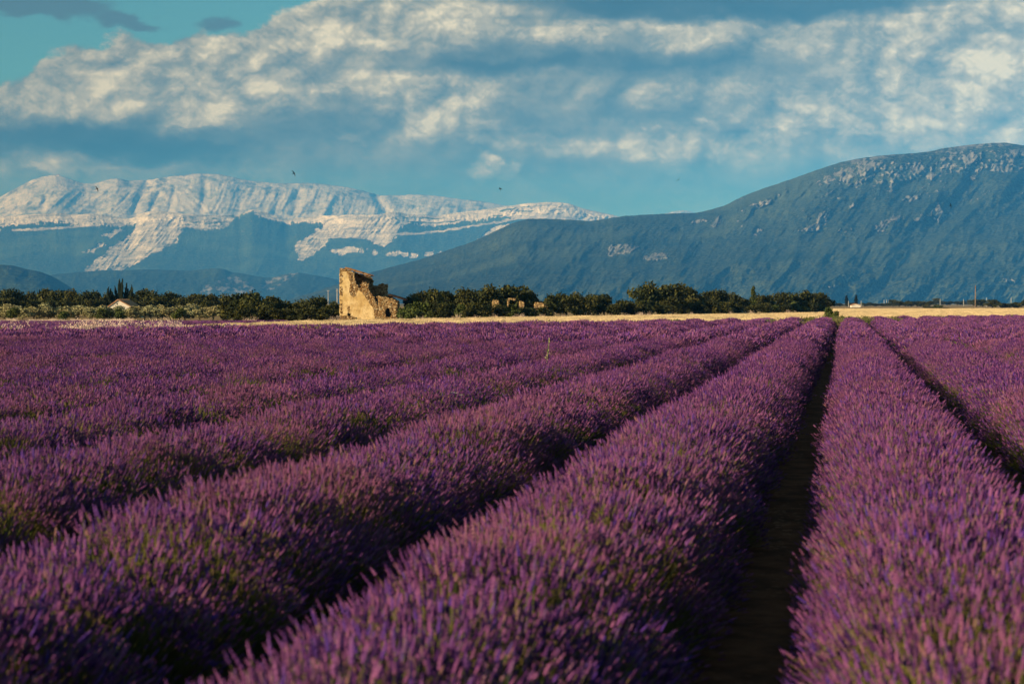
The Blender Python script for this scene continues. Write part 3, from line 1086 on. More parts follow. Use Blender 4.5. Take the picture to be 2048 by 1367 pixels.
# ------------------------------------------------------------------ a second lavender field beyond the grass strip, far left
def build_far_lavender():
    rg = np.random.default_rng(77)
    n = 24000
    X = rg.uniform(-50, -13.5, n); Y = rg.uniform(70, 165, n)
    k = np.floor(((X * PX_ + Y * PY_) - ROW0) / PITCH_ROWS + 0.5)
    d = (X * PX_ + Y * PY_) - ROW0 - k * PITCH_ROWS
    ok = (Y > 114 + 1.43 * X) & (np.abs(d) < 0.72) & (np.abs(X) < 0.2571 * Y + 5) & (X < np.where(Y < 132, -20.0, -19.8 + (Y - 132) * 0.114)) & (Y < 157 + 2 * fbm(X / 9, X * 0, 2, 3))
    X, Y, d = X[ok], Y[ok], d[ok]
    n = len(X)
    z = 0.30 * np.sqrt(np.clip(1 - (d / 0.8) ** 2, 0.05, 1)) + gz(X, Y)
    ax = np.stack([d * 0.5 * PX_ + rg.normal(0, .08, n), d * 0.5 * PY_ + rg.normal(0, .08, n), np.ones(n)], 1)
    points_object('lavender', np.stack([X, Y, z], 1), euler_from_axis(ax, rg.uniform(0, 6.28, n)), rg.uniform(0.65, 0.9, n), rg.integers(8, 12, n), LAV_GN,
                  kind='stuff', label='second lavender field beyond the pale grass strip')


build_far_lavender()


# ------------------------------------------------------------------ wheat and dry grasses
def straw_material(name, stops):
    m, g, b = material(name, 0.7, 0.15)
    tint = attr(g, 'tint')
    rnd = g.new('ShaderNodeObjectInfo').outputs['Random']
    pos = g.new('ShaderNodeNewGeometry').outputs['Position']
    n = g.noise(pos, 0.12, 3, 0.6)
    t = g.m('FRACT', g.add(g.mul(tint, 0.8), g.mul(rnd, 0.2)))
    c = g.ramp(t, stops)
    c = g.mix(g.mul(g.ss(n, 0.45, 0.75), 0.35), c, (0.42, 0.28, 0.13))
    g.l.new(c, b.inputs['Base Color'])
    return m


m_wheat = straw_material('ripe_wheat', [(0.0, (0.50, 0.37, 0.20)), (0.5, (0.62, 0.49, 0.29)), (1.0, (0.70, 0.58, 0.38))])
m_oat = straw_material('dry_oats', [(0.0, (0.50, 0.36, 0.28)), (0.5, (0.66, 0.52, 0.44)), (1.0, (0.74, 0.62, 0.52))])


def straw_clump(name, n, half, h0, h1, w, seed, ears=False, lean=0.1):
    rs = random.Random(seed)
    G = Geo()
    for i in range(n):
        x, y = rs.uniform(-half, half), rs.uniform(-half, half)
        h = rs.uniform(h0, h1)
        tx, ty = x + rs.gauss(0, lean) * h, y + rs.gauss(0, lean) * h
        ti = rs.random()
        if ears:
            G.blade((x, y, 0), (tx, ty, h), w * 0.35, ti * 0.4, 0)
            for j in range(rs.randint(5, 9)):
                q = Vector((x, y, 0)).lerp(Vector((tx, ty, h)), rs.uniform(0.62, 1.02)) + Vector((rs.gauss(0, 0.05), rs.gauss(0, 0.05), rs.uniform(-0.04, 0.02)))
                G.blade(q + Vector((0, 0, 0.03)), q - Vector((rs.gauss(0, .01), rs.gauss(0, .01), 0.035)), w, ti, 0)
        else:
            G.blade((x, y, 0), (tx, ty, h), w, ti, 0)
            q = Vector((tx, ty, h))
            G.tube([q, q + Vector((rs.gauss(0, .01), rs.gauss(0, .01), 0.05)), q + Vector((rs.gauss(0, .02), rs.gauss(0, .02), 0.10))], [w * 0.5, w * 0.7, w * 0.1], 3, ti, 0, False)
    return G.mesh(name)


WSRC = [source(straw_clump('wheat_tuft', 110, 0.62, 0.26, 0.36, 0.022, 40 + i), m_wheat) for i in range(3)]
WHEAT_GN = scatter_tree('wheat_scatter', WSRC)
OSRC = [source(straw_clump('oat_tuft', 26, 0.32, 0.65, 1.25, 0.026, 60 + i, True, 0.13), m_oat) for i in range(3)] + \
       [source(straw_clump('oat_tuft', 40, 0.35, 0.30, 0.62, 0.022, 70 + i, False, 0.22), m_oat) for i in range(2)]
OAT_GN = scatter_tree('oat_scatter', OSRC)


def tree_line_Y(X):
    return np.where(X < 49, 196 + 2.24 * X, 480 + 0.55 * (X - 49))


def build_wheat():
    rg = np.random.default_rng(5)
    n = 95000
    X = rg.uniform(-22, 150, n); Y = rg.uniform(88, 540, n)
    ok = (Y > 111.2 + 1.43 * X) & (Y < tree_line_Y(X)) & (np.abs(X) < 0.2571 * Y + 6) & (X > np.where(Y < 132, -19.8, -19.6 + (Y - 132) * 0.114))
    X, Y = X[ok], Y[ok]
    n = len(X)
    z = gz(X, Y) + 0.05 * fbm(X / 9, Y / 9, 3, 90)
    ax = np.stack([rg.normal(0, .05, n), rg.normal(0, .05, n), np.ones(n)], 1)
    o = points_object('wheat_field', np.stack([X, Y, z], 1), euler_from_axis(ax, rg.uniform(0, 6.28, n)), rg.uniform(0.9, 1.12, n), rg.integers(0, 3, n), WHEAT_GN,
                      kind='stuff', label='pale ripe wheat field between the lavender and the trees')


build_wheat()


def build_oats():
    rg = np.random.default_rng(6)
    P = []; V = []; S = []
    # the pale strip between the two lavender fields
    for i in range(520):
        X = rg.uniform(-31, -12.5)
        px = 1024 + FPX * X / (111 + 1.43 * X)
        dens = 0.6 if 120 < px < 340 else 0.06 if px < 120 else 0.75 if px < 520 else 0.3
        if px < 0: dens = 0.04
        if rg.random() > dens: continue
        Y = 111.6 + 1.43 * X + rg.uniform(-0.6, 1.6)
        P.append((X, Y, float(gz(X, Y))))
        tall = 110 < px < 345 or px < 110
        V.append(rg.integers(0, 3) if tall else rg.integers(3, 5))
        S.append(rg.uniform(0.50, 0.95) if tall else rg.uniform(0.8, 1.1))
    # dry grass at the foot of the olives
    for i in range(700):
        px = rg.uniform(-60, 300); Y = rg.uniform(128, 250)
        if perlin(np.array([px / 60.0]), np.array([1.5]), 7)[0] < -0.35: continue
        X, Y, z = ground_pt(px, Y)
        P.append((X, Y, z)); V.append(rg.integers(3, 5)); S.append(rg.uniform(0.4, 0.8))
    # wild oats along the far edge of the wheat
    for px, c in ((1243, 3), (1252, 2), (1275, 5), (1286, 5), (1296, 3), (1330, 2), (1384, 2), (1450, 2), (1485, 3), (1502, 3), (1578, 3), (1584, 2), (1540, 2), (915, 3), (945, 4), (1030, 4), (1045, 6), (1085, 3), (840, 3), (670, 5), (500, 4), (498, 3), (990, 3), (808, 2), (1120, 2)):
        for j in range((c + 1) // 2):
            p = px + rg.normal(0, 4)
            a = (p - 1024) / FPX
            Y = 196 / (1 - 2.24 * a)
            P.append((a * Y, Y - 1.0, 0.0)); V.append(rg.integers(0, 3)); S.append(rg.uniform(0.42, 0.75))
    P = np.array(P); n = len(P)
    ax = np.stack([rg.normal(0.08, .08, n), rg.normal(0, .08, n), np.ones(n)], 1)
    points_object('dry_grass', P, euler_from_axis(ax, rg.uniform(0, 6.28, n)), np.array(S), np.array(V), OAT_GN, kind='stuff', label='pale feathery dry grass along the field edges')
    # low weeds where the furrows end
    m_weed = straw_material('green_weeds', [(0.0, (0.05, 0.075, 0.02)), (0.6, (0.09, 0.10, 0.035)), (1.0, (0.17, 0.15, 0.06))])
    ws = [source(straw_clump('weed_tuft', 70, 0.42, 0.30, 0.75, 0.035, 80 + i, False, 0.25), m_weed) for i in range(2)]
    gn = scatter_tree('weed_scatter', ws)
    P = []
    for k in range(-24, 12):
        c = ROW0 + (k + 0.5) * PITCH_ROWS
        te = t_end(k + 0.5)
        nj = {-2: 12, -1: 22, 0: 20, 1: 12}.get(k, 5 if k % 3 == 0 else 0)
        for j in range(nj):
            t = te - abs(rg.normal(0, 9)) - 1.0
            P.append((t * RX + (c + rg.normal(0, .25)) * PX_, t * RY + (c + rg.normal(0, .25)) * PY_, 0.0))
    P = np.array(P); P = P[np.abs(P[:, 0]) < 0.2571 * P[:, 1] + 4]; n = len(P)
    ax = np.stack([rg.normal(0, .1, n), rg.normal(0, .1, n), np.ones(n)], 1)
    points_object('weeds', P, euler_from_axis(ax, rg.uniform(0, 6.28, n)), rg.uniform(0.7, 1.15, n), rg.integers(0, 2, n), gn, kind='stuff', label='low green weeds at the far ends of the furrows')


build_oats()


# ------------------------------------------------------------------ trees and shrubs
def leaf_material(name, dark, mid, light):
    m, g, b = material(name, 0.75, 0.1)
    tint = attr(g, 'tint')
    rnd = g.new('ShaderNodeObjectInfo').outputs['Random']
    c = g.ramp(tint, [(0.0, dark), (0.55, mid), (1.0, light)])
    c = g.mix(g.mul(rnd, 0.5), c, tuple(x * k for x, k in zip(mid, (1.25, 0.95, 0.8))))
    g.l.new(c, b.inputs['Base Color'])
    return m


m_oak = leaf_material('oak_leaves', (0.012, 0.020, 0.008), (0.042, 0.052, 0.016), (0.14, 0.125, 0.035))
m_green = leaf_material('fresh_leaves', (0.02, 0.035, 0.01), (0.06, 0.085, 0.022), (0.13, 0.15, 0.04))
m_olive = leaf_material('olive_leaves', (0.08, 0.09, 0.05), (0.24, 0.25, 0.13), (0.42, 0.40, 0.23))
m_cyp = leaf_material('conifer_needles', (0.006, 0.012, 0.008), (0.014, 0.024, 0.014), (0.035, 0.045, 0.02))
m_bark, _g, _b = material('bark', 0.95, 0.05)
_n = _g.noise(_g.new('ShaderNodeTexCoord').outputs['Object'], 9, 5, 0.7)
_g.l.new(_g.mix(_n, (0.03, 0.022, 0.015), (0.13, 0.10, 0.075)), _b.inputs['Base Color'])


def crown_mesh(name, w, h, z0, nleaf, leaf, seed, blobs=9, style='oak'):
    rs = random.Random(seed)
    G = Geo()
    bl = []
    for i in range(blobs):
        a = rs.random() * 6.283
        if style == 'oak':
            r = w * 0.34 * math.sqrt(rs.random()); zz = z0 + h * rs.uniform(0.22, 0.80)
            taper = 1 - 0.55 * max(0, (zz - z0) / h - 0.45) / 0.55
            bl.append((r * math.cos(a) * taper, r * math.sin(a) * taper, zz, w * rs.uniform(0.18, 0.30), h * rs.uniform(0.14, 0.24)))
        elif style == 'spire':
            f = (i + 0.5) / blobs
            bl.append((w * 0.05 * math.cos(a), w * 0.05 * math.sin(a), z0 + h * f, w * 0.5 * math.sin(math.pi * (0.15 + 0.8 * (1 - f))) ** 0.7 * (0.35 + 0.65 * (1 - f)), h * 0.8 / blobs))
        elif style == 'fan':
            t = rs.uniform(0.1, 1)
            lean = rs.uniform(-0.42, 0.42)
            bl.append((lean * w * t, rs.uniform(-.3, .3) * w * t, z0 + h * t * (1 - abs(lean) * 0.35), w * 0.08, h * 0.13))
    if style == 'fan':
        bl = []
        for i in range(15):
            ln = rs.uniform(-0.5, 0.5); dy = rs.uniform(-0.4, 0.4); hh = h * rs.uniform(0.7, 1.0) * (1 - 0.3 * abs(ln))
            for j in range(6):
                t = 0.2 + 0.8 * j / 5
                bl.append((ln * w * t ** 0.8, dy * w * t, z0 + hh * t, w * 0.075 * (1.3 - t), hh * 0.09))
    tb = {id(b): rs.random() for b in bl}
    for i in range(nleaf):
        b = bl[rs.randrange(len(bl))]
        v = Vector((rs.gauss(0, 1), rs.gauss(0, 1), rs.gauss(0, 1))).normalized()
        rr = rs.random() ** 0.35
        if rs.random() < 0.10: rr *= rs.uniform(1.05, 1.45)
        c = Vector((b[0] + v.x * b[3] * rr, b[1] + v.y * b[3] * rr, b[2] + v.z * b[4] * rr))
        if c.z < z0: c.z = z0 + rs.random() * 0.2
        s = leaf * rs.uniform(0.6, 1.3)
        nrm = (v * 0.7 + Vector((rs.gauss(0, 1), rs.gauss(0, 1), rs.gauss(0, 1) + 0.3))).normalized()
        a = nrm.orthogonal().normalized() * s * 0.5
        bb = nrm.cross(a) * rs.uniform(0.6, 1.0)
        if style == 'fan': a, bb = Vector((0.2 * s, 0, 0.0)), Vector((rs.gauss(0, .1) * s, 0.1 * s, s))
        G.add([c - a - bb, c + a * 0.8 - bb * 0.6, c + a + bb, c - a * 0.7 + bb * 0.9], [(0, 1, 2), (0, 2, 3)], min(1, max(0, rs.gauss(0.12, 0.13) + tb[id(b)] * 0.62)), 0)
    # branches inside the crown
    for b in bl[:7]:
        G.tube([(0, 0, z0 * 0.9), (b[0] * 0.4, b[1] * 0.4, (z0 + b[2]) / 2), (b[0], b[1], b[2])], [w * 0.014, w * 0.010, w * 0.004], 4, 0.0, 0, False)
    return G.mesh(name)


def trunk_mesh(w, h, seed):
    rs = random.Random(seed)
    G = Geo()
    G.tube([(0, 0, -0.1), (rs.gauss(0, .03), rs.gauss(0, .03), h * 0.5), (rs.gauss(0, .08), rs.gauss(0, .08), h)], [w * 1.35, w, w * 0.7], 7, 0.3, 1, False)
    for i in range(3):
        a = rs.random() * 6.28
        G.tube([(0, 0, h * 0.8), (math.cos(a) * h * 0.25, math.sin(a) * h * 0.25, h * 1.2), (math.cos(a) * h * 0.55, math.sin(a) * h * 0.55, h * 1.7)], [w * 0.6, w * 0.4, w * 0.15], 5, 0.3, 1, False)
    return G.mesh('trunk')


PROTO = {}


def proto(kind, n, w, h, z0, nleaf, leaf, mat, blobs=9, style='oak', tw=0.09):
    """unit shapes: each tree is scaled from one of these"""
    L = []
    for i in range(n):
        cr = crown_mesh('crown', w, h, z0, nleaf, leaf, 100 * len(PROTO) + i, blobs, style)
        cr.materials.append(mat)
        tr = trunk_mesh(tw, max(0.35, z0 * 1.3), 5 + i)
        tr.materials.append(m_bark)
        L.append((cr, tr))
    PROTO[kind] = (L, w, h + z0)


proto('oak', 7, 4.0, 4.0, 0.25, 2000, 0.30, m_oak, 13)
proto('green', 3, 3.0, 2.4, 0.10, 1100, 0.24, m_green, 9)
proto('olive', 5, 2.4, 2.1, 0.25, 1300, 0.17, m_olive, 9, tw=0.07)
proto('spire', 2, 1.6, 6.0, 0.2, 1500, 0.28, m_cyp, 12, 'spire')
proto('poplar', 1, 2.2, 5.0, 0.3, 1500, 0.26, m_green, 10, 'spire')
proto('fan', 1, 5.5, 5.0, 0.6, 2600, 0.42, m_cyp, 9, 'fan', tw=0.12)
COUNT = {}
rt = random.Random(3)


def tree(name, kind, px, top, wpx, Y, label, cat='tree', group=None, rot=None, sink=0.0, lat=None):
    X, Yg, z = ground_pt(px, Y)
    ztop = CAMZ - (top + rt.uniform(-2.2, 1.8) - HOR) / FPX * Y
    h = ztop - z
    L, w0, h0 = PROTO[kind]
    i = COUNT.get(kind, 0); COUNT[kind] = i + 1
    cr, tr = L[i % len(L)]
    root = empty(name, (X, Yg, z - sink), label, cat, group, rotz=rot if rot is not None else (i * 2.399) % 6.283)
    sx = wpx / FPX * Y / w0
    root.scale = (sx, sx, (h + sink) / (h0 * 0.97))
    a = bpy.data.objects.new('crown', cr); COL.objects.link(a); a.parent = root
    b = bpy.data.objects.new('trunk', tr); COL.objects.link(b); b.parent = root
    return root


def line_Y(px, off=0.0):
    a = (px - 1024) / FPX
    return 196 / (1 - 2.24 * a) + off


# --- belt far left, behind the olives, counted leftwards from the ruin
left_far = [(-14, 584, 34), (10, 583, 34), (28, 574, 36), (49, 589, 30), (72, 582, 34), (90, 577, 34), (110, 583, 32), (129, 580, 34), (148, 582, 30), (168, 581, 34), (188, 583, 32), (206, 582, 32), (226, 588, 30),
            (262, 587, 30), (288, 579, 36), (303, 583, 30), (324, 586, 32), (346, 584, 34), (368, 589, 32), (390, 587, 32), (408, 590, 30), (428, 588, 34), (448, 590, 30)]
left_near = [(468, 590, 46), (492, 585, 52), (518, 586, 50), (540, 592, 46), (562, 604, 40), (584, 608, 34), (603, 601, 36), (622, 595, 36), (640, 596, 34), (658, 602, 32), (677, 606, 30), (690, 604, 30)]
left_all = sorted([(p, t, w, 350 + rt.uniform(-12, 22)) for p, t, w in left_far] + [(p, t, w, (215 if p < 570 else 222) + rt.uniform(-4, 6)) for p, t, w in left_near], key=lambda a: -a[0])
for i, (p, t, w, Y) in enumerate(left_all):
    tree('oak_tree', 'oak', p, t - 2, w * 1.25, Y, '%s dark green oak in the belt counted leftwards from the stone ruin' % ordinal(i + 1), group='dark oaks left of the ruin')
# lower trees that close the gaps of the far belt
for i in range(17):
    p = -10 + i * 27 + rt.uniform(-5, 5)
    tree('oak_shrub', 'oak', p, 597 + rt.uniform(-3, 4), 42, 335 + rt.uniform(-4, 4), '%s low dark oak shrub from the left picture edge, between olives and tall oaks' % ordinal(i + 1), 'shrub', 'low oaks behind the olives')
tree('conifer_tree', 'fan', 243, 567, 50, 345, 'tall dark spiky conifer standing above the oaks behind the white barn', rot=0.0)
for i, (p, t, w) in enumerate(((474, 612, 36), (500, 611, 38), (526, 612, 36), (552, 614, 36), (578, 617, 34), (604, 615, 34), (630, 613, 34), (654, 615, 32), (674, 618, 28))):
    tree('shrub', 'oak', p, t, w * 1.3, 204, '%s dark low shrub under the oaks left of the ruin, from its left end' % ordinal(i + 1), 'shrub', 'shrubs under the oaks left of the ruin')
# --- belt right of the ruin
right1 = [(822, 590, 40), (846, 583, 42), (868, 581, 40), (890, 580, 40), (910, 577, 40), (932, 576, 42), (956, 578, 42), (982, 573, 46), (1008, 570, 48), (1034, 573, 46), (1056, 580, 40), (1074, 590, 34)]
for i, (p, t, w) in enumerate(right1):
    tree('oak_tree', 'oak', p, t - 1, w * 1.25, line_Y(p, 26) + rt.uniform(-4, 6), '%s dark oak of the rounded thicket counted rightwards from the stone ruin' % ordinal(i + 1), group='dark oaks right of the ruin')
low1 = [(812, 606, 30, 'green'), (830, 604, 34, 'green'), (852, 602, 34, 'green'), (876, 606, 36, 'oak'), (898, 602, 34, 'oak'), (920, 608, 34, 'green'), (944, 604, 34, 'oak'), (968, 606, 34, 'oak'), (1000, 608, 34, 'oak'), (1022, 609, 34, 'green'), (1046, 612, 32, 'oak'), (1066, 613, 32, 'green'), (1088, 612, 30, 'oak')]
for i, (p, t, w, k) in enumerate(low1):
    tree('shrub', k, p, t, w * 1.3, line_Y(p, 9) + rt.uniform(-2, 3), '%s low shrub along the wheat counted rightwards from the stone ruin' % ordinal(i + 1), 'shrub', 'shrubs along the wheat right of the ruin')
right2 = [(1106, 590, 36), (1126, 584, 40), (1148, 587, 38), (1168, 592, 34), (1186, 588, 36), (1208, 585, 38), (1230, 597, 34), (1250, 600, 32)]
for i, (p, t, w) in enumerate(right2):
    tree('oak_tree', 'oak', p, t, w * 1.25, line_Y(p, 14) + rt.uniform(-3, 5), '%s dark oak right of the broken stone walls in the middle of the belt' % ordinal(i + 1), group='middle oaks of the belt')
right3 = [(1282, 568, 46), (1302, 563, 48), (1322, 569, 46), (1346, 567, 52), (1372, 570, 50), (1396, 583, 40), (1420, 578, 40), (1443, 576, 42), (1465, 584, 40), (1488, 597, 34)]
for i, (p, t, w) in enumerate(right3):
    tree('oak_tree', 'oak', p, t, w * 1.2, line_Y(p, 14) + rt.uniform(-3, 6), '%s oak of the tallest dark clump in the right half, from its left end' % ordinal(i + 1), group='tall oaks of the right clump')
low3 = [(1262, 604, 32), (1288, 598, 40), (1316, 600, 40), (1340, 596, 44), (1368, 600, 40), (1394, 604, 38), (1420, 600, 38), (1448, 602, 38), (1474, 606, 34), (1500, 606, 34)]
for i, (p, t, w) in enumerate(low3):
    tree('shrub', 'oak', p, t, w * 1.3, line_Y(p, 7) + rt.uniform(-1, 2), '%s dark low shrub under the tall right clump, from its left end' % ordinal(i + 1), 'shrub', 'shrubs under the right clump')
tree('poplar_tree', 'poplar', 1506, 575, 20, line_Y(1506, 18), 'narrow upright light green tree right of the tallest oak clump')
right4 = [(1524, 588, 34, 'oak'), (1542, 594, 32, 'green'), (1558, 583, 34, 'oak'), (1576, 583, 36, 'green'), (1592, 588, 32, 'oak'), (1608, 579, 30, 'oak'), (1622, 588, 30, 'oak'), (1638, 582, 36, 'oak'), (1652, 588, 28, 'oak')]
for i, (p, t, w, k) in enumerate(right4):
    tree('oak_tree', k, p, t, w * 1.25, line_Y(p, 14) + rt.uniform(-3, 5), '%s tree of the ragged right end of the belt, past the narrow upright tree' % ordinal(i + 1), group='trees at the right end of the belt')
low4 = [(1524, 606, 34), (1548, 608, 34), (1572, 607, 34), (1598, 606, 34), (1622, 606, 32), (1642, 606, 30)]
for i, (p, t, w) in enumerate(low4):
    tree('shrub', 'green' if i % 2 else 'oak', p, t, w * 1.3, line_Y(p, 6), '%s low shrub at the right end of the belt, past the narrow upright tree' % ordinal(i + 1), 'shrub', 'shrubs at the right end of the belt')
# --- olives
io = 0
for row, (Y, tp, x0, x1, st) in enumerate(((300, 609, -20, 470, 29), (272, 611.5, -34, 478, 27))):
    p = x0
    j = 0
    while p < x1:
        j += 1
        tree('olive_tree', 'olive', p + rt.uniform(-4, 4), tp + rt.uniform(-2.0, 2.5), 42 * rt.uniform(0.9, 1.15), Y + rt.uniform(-5, 5),
             '%s grey green olive tree from the left edge in the %s olive row' % (ordinal(j), ('back', 'front')[row]), group='olive trees left of the ruin')
        p += st
for i, (p, t, w) in enumerate(((30, 612, 34), (210, 617, 40), (240, 616, 34), (128, 620, 26), (360, 616, 32))):
    tree('shrub', 'green', p, t, w, 262, '%s darker green shrub in front of the olive rows, from the left' % ordinal(i + 1), 'shrub', 'shrubs before the olives')
# --- distant trees on the plain at the right
tree('cypress_tree', 'spire', 1712, 589, 10, 980, 'slim dark cypress rising behind the small white hut')
tree('conifer_tree', 'spire', 1693, 593, 11, 1150, 'faint bluish conifer left of the small white hut')
fr = [(1668, 605, 16), (1680, 606, 16), (1702, 605, 16), (1728, 606, 16), (1740, 604, 16), (1752, 606, 18), (1764, 607, 16), (1776, 606, 16), (1786, 601, 18), (1798, 602, 20), (1810, 601, 18), (1822, 602, 20), (1834, 600, 20), (1846, 601, 20), (1858, 602, 20),
      (1872, 598, 18), (1884, 601, 18), (1900, 602, 16), (1914, 601, 16), (1926, 600, 18), (1940, 601, 16), (1952, 599, 22), (1965, 599, 22)]
for i, (p, t, w) in enumerate(fr):
    Y = 1500 if (1868 < p < 1946) else 1050 if p < 1780 else 900
    tree('distant_tree', 'oak', p, t, w * 1.2, Y + rt.uniform(-30, 30), '%s small distant tree on the plain, counted rightwards from the end of the belt' % ordinal(i + 1), group='distant trees on the plain')
for i, (p, t, w) in enumerate(((1984, 599, 26), (2002, 604, 26), (2020, 605, 26), (2036, 604, 26), (2052, 597, 28), (2070, 600, 30))):
    tree('distant_shrub', 'oak', p, t, w * 1.2, 640 + rt.uniform(-8, 8), '%s dark shrub of the low group at the right edge behind the wheat' % ordinal(i + 1), 'shrub', 'dark shrubs at the right edge')
for i, (p, t, w) in enumerate(((1856, 612, 20), (1874, 609, 22), (1892, 613, 20), (1905, 616, 18))):
    tree('distant_shrub', 'green' if i == 1 else 'oak', p, t, w * 1.2, 520, '%s sprawling green shrub at the wheat edge, counted from the left' % ordinal(i + 1), 'shrub', 'sprawling shrubs in the wheat')


# ------------------------------------------------------------------ the ruin
def plaster(name, c0, c1):
    m, g, b = material(name, 0.9, 0.1)
    pos = g.new('ShaderNodeTexCoord').outputs['Object']
    g.l.new(g.mix(g.ss(g.noise(g.vm('MULTIPLY', pos, (1, 1, 0.4)), 2.2, 5, 0.7), 0.35, 0.7), c0, c1), b.inputs['Base Color'])
    return m


def stone_material():
    m, g, b = material('ruin_masonry', 0.9, 0.08)
    pos = g.new('ShaderNodeTexCoord').outputs['Object']
    ex = attr(g, 'exposed')
    v = g.new('ShaderNodeTexVoronoi', feature='F1'); v.inputs['Scale'].default_value = 6.5
    wp = g.vm('ADD', g.vm('MULTIPLY', pos, (1, 1, 1.5)), g.vm('SCALE', g.noise(pos, 6, 3, 0.6, True), 0.12))
    g.l.new(wp, v.inputs['Vector'])
    e = g.new('ShaderNodeTexVoronoi', feature='DISTANCE_TO_EDGE'); e.inputs['Scale'].default_value = 6.5
    g.l.new(wp, e.inputs['Vector'])
    cs = g.new('ShaderNodeSeparateColor'); g.l.new(v.outputs['Color'], cs.inputs[0])
    stone = g.ramp(cs.outputs[0], [(0.0, (0.24, 0.12, 0.045)), (0.35, (0.46, 0.27, 0.11)), (0.7, (0.64, 0.44, 0.22)), (1.0, (0.80, 0.64, 0.40))])
    stone = g.mix(g.ss(e.outputs['Distance'], 0.10, 0.0), stone, (0.12, 0.075, 0.035))
    n1 = g.noise(pos, 0.7, 5, 0.6); n2 = g.noise(g.vm('MULTIPLY', pos, (2.2, 1, 0.7)), 1.2, 5, 0.6)
    pl = g.mix(g.ss(n1, 0.38, 0.62), (0.60, 0.41, 0.17), (0.78, 0.59, 0.31))
    pl = g.mix(g.mul(g.ss(g.noise(pos, 1.7, 5, 0.7), 0.5, 0.62), 0.55), pl, (0.46, 0.28, 0.11))
    pl = g.mix(g.mul(g.ss(n2, 0.5, 0.75), 0.6), pl, (0.84, 0.69, 0.43))
    pl = g.mix(g.mul(g.ss(g.noise(pos, 5.0, 5, 0.8), 0.50, 0.66), 0.65), pl, (0.34, 0.22, 0.10))
    mask = g.ss(g.add(ex, g.mul(g.sub(g.noise(pos, 4.0, 4, 0.7), 0.5), 0.9)), 0.45, 0.55)
    g.l.new(g.mix(mask, pl, stone), b.inputs['Base Color'])
    hgt = g.add(g.mul(mask, g.mul(g.ss(e.outputs['Distance'], 0.0, 0.16), 1.0)), g.mul(g.noise(pos, 12, 4, 0.7), 0.25))
    bp = g.new('ShaderNodeBump'); bp.inputs['Distance'].default_value = 0.10; bp.inputs['Strength'].default_value = 1.0
    g.l.new(hgt, bp.inputs['Height']); g.l.new(bp.outputs[0], b.inputs['Normal'])
    return m


m_ruin = stone_material()


def ragged_wall(name, poly, mat, origin, udir, thick, parent, step=0.09, holes=(), exposed=None, seed=1, rag=0.10, relief=0.05):
    """wall standing in the plane of udir and Z with a broken outline; poly is in metres (u, z)"""
    poly = [(float(a), float(b)) for a, b in poly]
    us = [p[0] for p in poly]; zs = [p[1] for p in poly]
    nu = max(2, int((max(us) - min(us)) / step) + 3); nz = max(2, int((max(zs) - min(zs)) / step) + 3)
    u = min(us) - step + np.arange(nu + 1) * step
    z = min(zs) - step + np.arange(nz + 1) * step
    U, Z = np.meshgrid(u, z, indexing='ij')
    jit = np.random.default_rng(seed)
    Uj = U + jit.uniform(-.35, .35, U.shape) * step; Zj = Z + jit.uniform(-.35, .35, U.shape) * step
    uc = (U[:-1, :-1] + U[1:, 1:]) / 2; zc = (Z[:-1, :-1] + Z[1:, 1:]) / 2
    nn = rag * fbm(uc / 0.25, zc / 0.25, 3, seed)
    ins = inpoly(uc + nn, zc + np.roll(nn, 5, 0), poly)
    # outer straight edges (ground, corners) are kept clean
    ins |= inpoly(uc, zc, poly) & ((zc < min(zs) + 0.3))
    for h in holes:
        ins &= ~inpoly(uc + nn * 0.6, zc, h)
    ex = np.zeros(U.shape)
    if exposed is not None:
        ex = exposed(U, Z)
    fr = relief * fbm(U / 0.3, Z / 0.3, 3, seed + 5) * (0.35 + 1.3 * ex)
    ud = Vector(udir).normalized(); nd = Vector((ud.y, -ud.x, 0))       # nd looks towards -Y when udir is +X
    ids = {}
    V = []; A = []; F = []

    def vid(i, j, side):
        key = (i, j, side)
        if key not in ids:
            off = (fr[i, j] + 0.0) if side == 0 else -thick - fr[i, j] * 0.7
            p = Vector(origin) + ud * Uj[i, j] + Vector((0, 0, Zj[i, j])) + nd * off
            ids[key] = len(V); V.append(tuple(p)); A.append(ex[i, j] if side == 0 else 1.0)
        return ids[key]
    for i in range(nu):
        for j in range(nz):
            if not ins[i, j]: continue
            a, b, c, d = (i, j), (i + 1, j), (i + 1, j + 1), (i, j + 1)
            F.append((vid(*a, 0), vid(*b, 0), vid(*c, 0), vid(*d, 0)))
            F.append((vid(*d, 1), vid(*c, 1), vid(*b, 1), vid(*a, 1)))
            for (p, q, ni, nj) in ((a, b, i, j - 1), (b, c, i + 1, j), (c, d, i, j + 1), (d, a, i - 1, j)):
                out = ni < 0 or nj < 0 or ni >= nu or nj >= nz or not ins[ni, nj]
                if out:
                    F.append((vid(*p, 0), vid(*p, 1), vid(*q, 1), vid(*q, 0)))
    me = bpy.data.meshes.new(name)
    me.from_pydata(V, [], F)
    at_ = me.attributes.new('exposed', 'FLOAT', 'POINT'); at_.data.foreach_set('value', np.array(A, np.float32))
    me.update()
    return link(name, me, mat, parent=parent)


